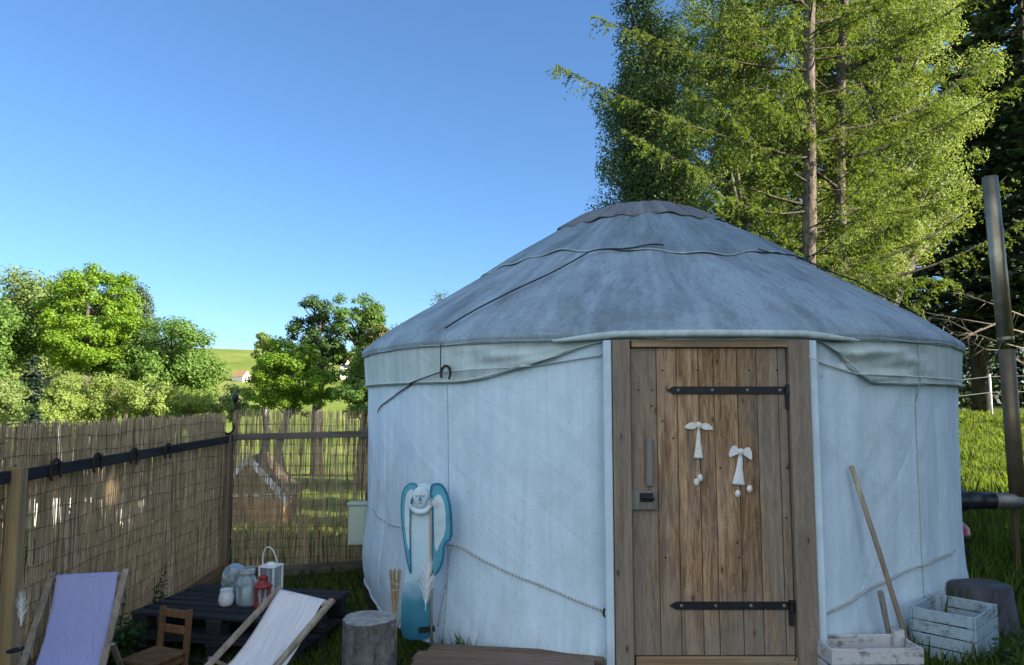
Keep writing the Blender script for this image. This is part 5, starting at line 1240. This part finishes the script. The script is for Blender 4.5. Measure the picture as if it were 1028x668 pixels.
px_tree('drooping dark birch behind the yurt crown, next to open sky', 655, 130, 58, 175, 15.0, 'birch', 75000, .058, 150, .17, 'dark_bark', 63, name='birch_tree', droop=.9, limbs=50, shape='egg')
px_tree('sunlit broadleaf tree filling the gap between birch and larches', 742, 110, 92, 190, 17.5, 'gap', 100000, .060, 240, .16, 'grey_bark', 64, limbs=60)
px_tree('large sunlit yellow green tree with spreading branches behind the larches', 880, 95, 92, 215, 17.0, 'beech', 130000, .060, 260, .15, 'grey_bark', 65, limbs=80)
px_tree('low sunlit leafy tree below the larch trunks at the roof edge', 850, 250, 78, 62, 15.5, 'beech', 45000, .054, 150, .18, 'grey_bark', 66, limbs=40)
# dark spruces on the right
for px, Y, H, R, sd, lab in ((985, 21, 17, 3.0, 71, 'dark spruce behind the top of the stove pipe'), (1052, 19.5, 15, 2.9, 72, 'dark spruce cut by the right edge of the picture'),
                          (915, 27, 19, 3.4, 73, 'dark spruce deep in the wood behind the sunlit tree'), (1010, 29, 20, 3.4, 74, 'dark spruce further back than the stove pipe'), (840, 30, 19, 3.4, 75, 'dark spruce behind the larch trunks'), (770, 32, 17, 3.2, 76, 'dark spruce hidden behind the gap tree'), (1075, 26, 19, 3.3, 77, 'dark spruce at the far right of the wood')):
    c = at(px, 400, Y); conifer(lab, c.x, Y, H, R, 'sprucedark', sd, z0=.16, step=.40, lsize=.36, per=8, dens=1.5, group='dark spruces of the wood on the right', twigs=30, trunk_r=.2)
rg = np.random.default_rng(5)
# low thicket between the spruce trunks
n = 26000; xs = rg.uniform(9, 34, n); ys = 24 + rg.normal(0, 1.4, n) + (xs - 9) * .1; hh = (1.6 + 1.1 * np.sin(xs * 1.3) * np.sin(xs * .47 + 1)) * 1.25
zs = hgt(xs, ys) + rg.random(n) ** .8 * np.maximum(.4, hh)
P = np.stack([xs, ys, zs], 1); N = unit(rg.normal(size=(n, 3)) + np.array([0, -.3, .5]))
o = npmesh('undergrowth', quads(rg, P, N, rg.uniform(.12, .3, n), .55), 4, LEAF['sprucedark'], None, rg.random(n)); tag(o, 'dark undergrowth between the spruce trunks', 'undergrowth', None, 'stuff')
# bare dead branches reaching out of the wood
dB = thing('dead_tree', 'leafless dead tree with grey twigs reaching towards the stove pipe', 'tree', (at(1035, 330, 15.5).x, 15.5, gz(11, 15.5)))
B = np.array(dB.location); rr = random.Random(3); m_ = MB(); m_.tube([(0, 0, -.2), (.05, 0, 1.6), (.02, 0, 3.4), (.1, 0, 5.2)], [.09, .08, .06, .02], 8); m_.build('trunk', M['grey_bark'], dB, True)
m_ = MB()
for pix in (((1035, 335), (1000, 326), (965, 318), (935, 312), (905, 308)), ((1000, 326), (975, 332), (950, 322), (922, 316)), ((1035, 320), (1000, 306), (970, 296), (950, 290)), ((985, 328), (965, 345), (948, 338), (930, 330)), ((1035, 350), (1005, 342), (985, 336), (960, 334), (944, 326)), ((1035, 370), (1005, 352), (990, 350), (975, 342))):
    pts = [Vector(at(px + rr.uniform(-3, 3), py + rr.uniform(-3, 3), 15.5 + rr.uniform(-.5, .5))) - Vector(B) for px, py in pix]
    m_.tube(pts, [.024 * .7 * (1 - i / len(pts)) + .004 for i in range(len(pts))], 5)
    for p, q in zip(pts, pts[1:]):
        for k in range(3):
            s = p.lerp(q, rr.random()); m_.tube([s, s + Vector((rr.uniform(-.4, .05), rr.uniform(-.3, .3), rr.uniform(-.4, .2)))], [.007, .003], 4)
m_.build('branches', M['dead_wood'], dB, True)

# the wood that shades the yard, to the right of the picture
def shade_wood():
    rg = np.random.default_rng(9); Vs = []; rn = []
    for (x, y, H, R, zb) in ((10.5, -7.5, 11, 2.6, .6), (11.5, -5.0, 11.5, 2.8, .6), (13, -2.8, 12, 2.8, .6), (11.3, -1.0, 11.5, 2.5, .6), (13.6, -0.5, 12.5, 2.3, .8), (11.3, 0.5, 11.5, 1.6, 1.0), (11.8, 2.2, 12, 1.7, 4.2), (12.6, 3.6, 12.5, 2.1, 4.4), (15.2, 3.0, 13.5, 2.4, 5.4), (14.2, 4.6, 13, 1.6, 6.0)):
        n = 5200; g = gz(x, y); f = rg.random(n) ** 1.3; z = g + zb + (H - zb) * f; r = R * (1 - f) ** .7 * np.sqrt(rg.random(n)) + .1; a = rg.random(n) * 2 * PI
        P = np.stack([x + r * np.cos(a), y + r * np.sin(a), z], 1); N = unit(rg.normal(size=(n, 3)) + np.array([0, 0, .4]))
        Vs.append(quads(rg, P, N, rg.uniform(.25, .55, n), .55)); rn.append(rg.random(n))
        k = 8; aa = np.linspace(0, 2 * PI, k + 1)
        for i in range(k):
            q = np.array([[x + .16 * math.cos(aa[i]), y + .16 * math.sin(aa[i]), g - .2], [x + .16 * math.cos(aa[i + 1]), y + .16 * math.sin(aa[i + 1]), g - .2], [x + .03 * math.cos(aa[i + 1]), y + .03 * math.sin(aa[i + 1]), g + H], [x + .03 * math.cos(aa[i]), y + .03 * math.sin(aa[i]), g + H]])
            Vs.append(q); rn.append(np.array([0.0]))
    o = npmesh('woods', np.concatenate(Vs), 4, LEAF['sprucedark'], None, np.concatenate(rn)); tag(o, 'dense dark wood beside the yard that keeps the yurt in shade', 'wood', None, 'stuff')
shade_wood()

# ---------------------------------------------------------------- grass
def grass(name, label, x0, x1, y0, y1, n, hmin, hmax, mat, seed, patch=0.5, wd=.0042, cut=None):
    rg = np.random.default_rng(seed); x = rg.uniform(x0, x1, n); y = y0 + (y1 - y0) * rg.random(n) ** 1.35
    px = 514 + 740 * x / y; ok = (px > -300) & (px < 1500) & (np.hypot(x - CX, y - CYY) > RW + .015)
    den = .5 + .5 * np.sin(x * 5.1 + 2 * np.sin(y * 3.3)) * np.sin(y * 4.3 + 1.7 * np.sin(x * 2.9)); ok &= rg.random(n) < 1 - patch + patch * den
    if cut is not None: ok &= cut(x, y)
    x, y, den = x[ok], y[ok], den[ok]; n = len(x); z = hgt(x, y) - .004
    h = rg.uniform(hmin, hmax, n) * (.65 + .7 * den); a = rg.random(n) * 2 * PI; l = h * np.abs(rg.normal(.32, .25, n)); w_ = wd * rg.uniform(.7, 1.5, n) * np.maximum(.75, y / 10); b = a + PI / 2 + rg.normal(0, .3, n)
    p = np.stack([x, y, z], 1); u = np.stack([np.cos(b), np.sin(b), 0 * b], 1) * w_[:, None]; d = np.stack([np.cos(a), np.sin(a), 0 * a], 1)
    mid = p + d * (l * .35)[:, None] + np.array([0, 0, 1]) * (h * .6)[:, None]; tip = p + d * l[:, None] + np.array([0, 0, 1]) * h[:, None]
    V = np.stack([p - u, p + u, mid + u * .7, tip, mid - u * .7], 1).reshape(-1, 3)
    o = npmesh(name, V, 5, M[mat], None, np.clip(rg.normal(.5, .25, n), 0, 1)); tag(o, label, 'grass', None, 'stuff')
    return o
grass('grass', 'short grass of the shaded yard in front of fence and yurt', -2.9, 3.4, 2.6, 7.3, 60000, .025, .085, 'grass', 1, .35, cut=lambda x, y: ~((np.abs(x - cpos[0]) < .24) & (np.abs(y - cpos[1]) < .24)) & ~((np.abs(x - wpos[0]) < .27) & (np.abs(y - wpos[1]) < .15)) & ~((np.abs(x - .05) < .58) & (np.abs(y - 4.14) < .30)) & ~((np.abs(x - 1.2) < .5) & (y < 4.25)))
grass('grass', 'sunlit longer grass on the bank right of the yurt', 2.0, 15.0, 3.5, 19.0, 260000, .05, .15, 'grass', 2, .55, .0048, cut=lambda x, y: ~((np.abs(x - cpos[0]) < .24) & (np.abs(y - cpos[1]) < .24)) & ~((np.abs(x - wpos[0]) < .27) & (y < 4.4)))
grass('grass', 'tall grass tufts round the stove pipe and crates', 2.6, 6.5, 4.6, 10.0, 9000, .16, .34, 'grass', 3, .97, .005)
grass('grass', 'meadow grass seen through the reed fence', -10.0, 1.5, 7.5, 18.0, 60000, .06, .2, 'meadow', 4, .5, .006)
# tufts of grass along the hem of the yurt
rg = np.random.default_rng(8); Vs = []
for px, k in ((448, 30), (462, 40), (472, 26), (520, 10), (586, 18), (606, 12), (395, 24), (380, 20), (940, 30), (960, 30), (985, 36)):
    d = ray(px, 640); t0 = onwall(px, 640, RW + .05)[0]; c = cyl(t0, RW + .06, 0); cxw, cyw = CX + c.x, CYY + c.y
    for i in range(k):
        x, y = cxw + rg.normal(0, .05), cyw + rg.normal(0, .03); z = gz(x, y); h = rg.uniform(.05, .17); a = rg.random() * 6.28; l = h * rg.uniform(.1, .7)
        b = rg.random() * 6.28; u = np.array([math.cos(b), math.sin(b), 0]) * .0035; p = np.array([x, y, z]); dd = np.array([math.cos(a) * l, math.sin(a) * l, h])
        Vs.append(np.stack([p - u, p + u, p + dd * np.array([.4, .4, .6]) + u * .7, p + dd, p + dd * np.array([.4, .4, .6]) - u * .7]))
o = npmesh('grass', np.concatenate(Vs), 5, M['grass'], None, rg.random(len(Vs))); tag(o, 'grass tufts growing along the hem of the yurt', 'grass', None, 'stuff')

def weed(label, x, y, h, nst, seed, lsz=.06, spread=.10, bushy=1.0):
    rg = np.random.default_rng(seed); g = gz(x, y); t = thing('weed', label, 'weed', (x, y, g), 0, 'weeds growing in the yard'); mb = MB(); Vs = []
    for s in range(nst):
        a = rg.random() * 6.28; hh = h * rg.uniform(.55, 1.05); l = spread * rg.uniform(.3, 1.3); b0 = np.array([rg.normal(0, .02), rg.normal(0, .02), 0]); tip = b0 + np.array([math.cos(a) * l, math.sin(a) * l, hh]); mid = (b0 + tip) / 2 + np.array([0, 0, hh * .06])
        mb.tube([Vector(b0), Vector(mid), Vector(tip)], [.004, .003, .0015], 5)
        m = int(16 * bushy * hh / .3) + 6; f = .12 + .88 * rg.random(m); P = b0 + (tip - b0) * f[:, None]; an = rg.random(m) * 6.28; L = lsz * rg.uniform(.5, 1.2, m) * (1.15 - .6 * f)
        D = unit(np.stack([np.cos(an), np.sin(an), rg.uniform(-.2, .7, m)], 1)); Vs.append(quads(rg, P + D * L[:, None] * .5, unit(np.array([0, 0, 1.]) + rg.normal(0, .4, (m, 3))), L, .42, D))
    V = np.concatenate(Vs); npmesh('leaves', V, 4, M['weed'], t, rg.random(len(V) // 4)); mb.build('stems', M['weed'], t)
weed('bushy green weed behind the lilac deckchair', -2.40, 4.62, .36, 12, 1, .10, .15, 1.6)
weed('tall thin weed against the fence behind the lilac deckchair', -2.50, 4.75, .62, 5, 2, .07, .06)
weed('tall thin weed at the fence next to the pallet table', -2.56, 5.45, .50, 4, 3, .06, .05)
weed('low broad weed beside the leg of the lilac deckchair', -2.15, 4.30, .20, 10, 4, .10, .14, 1.4)
weed('spiky weed at the corner of the pale blue crate', 2.62, 4.06, .17, 9, 5, .07, .08)
weed('leafy weed under the right side of the pale blue crate', 2.90, 4.28, .13, 9, 6, .05, .09)
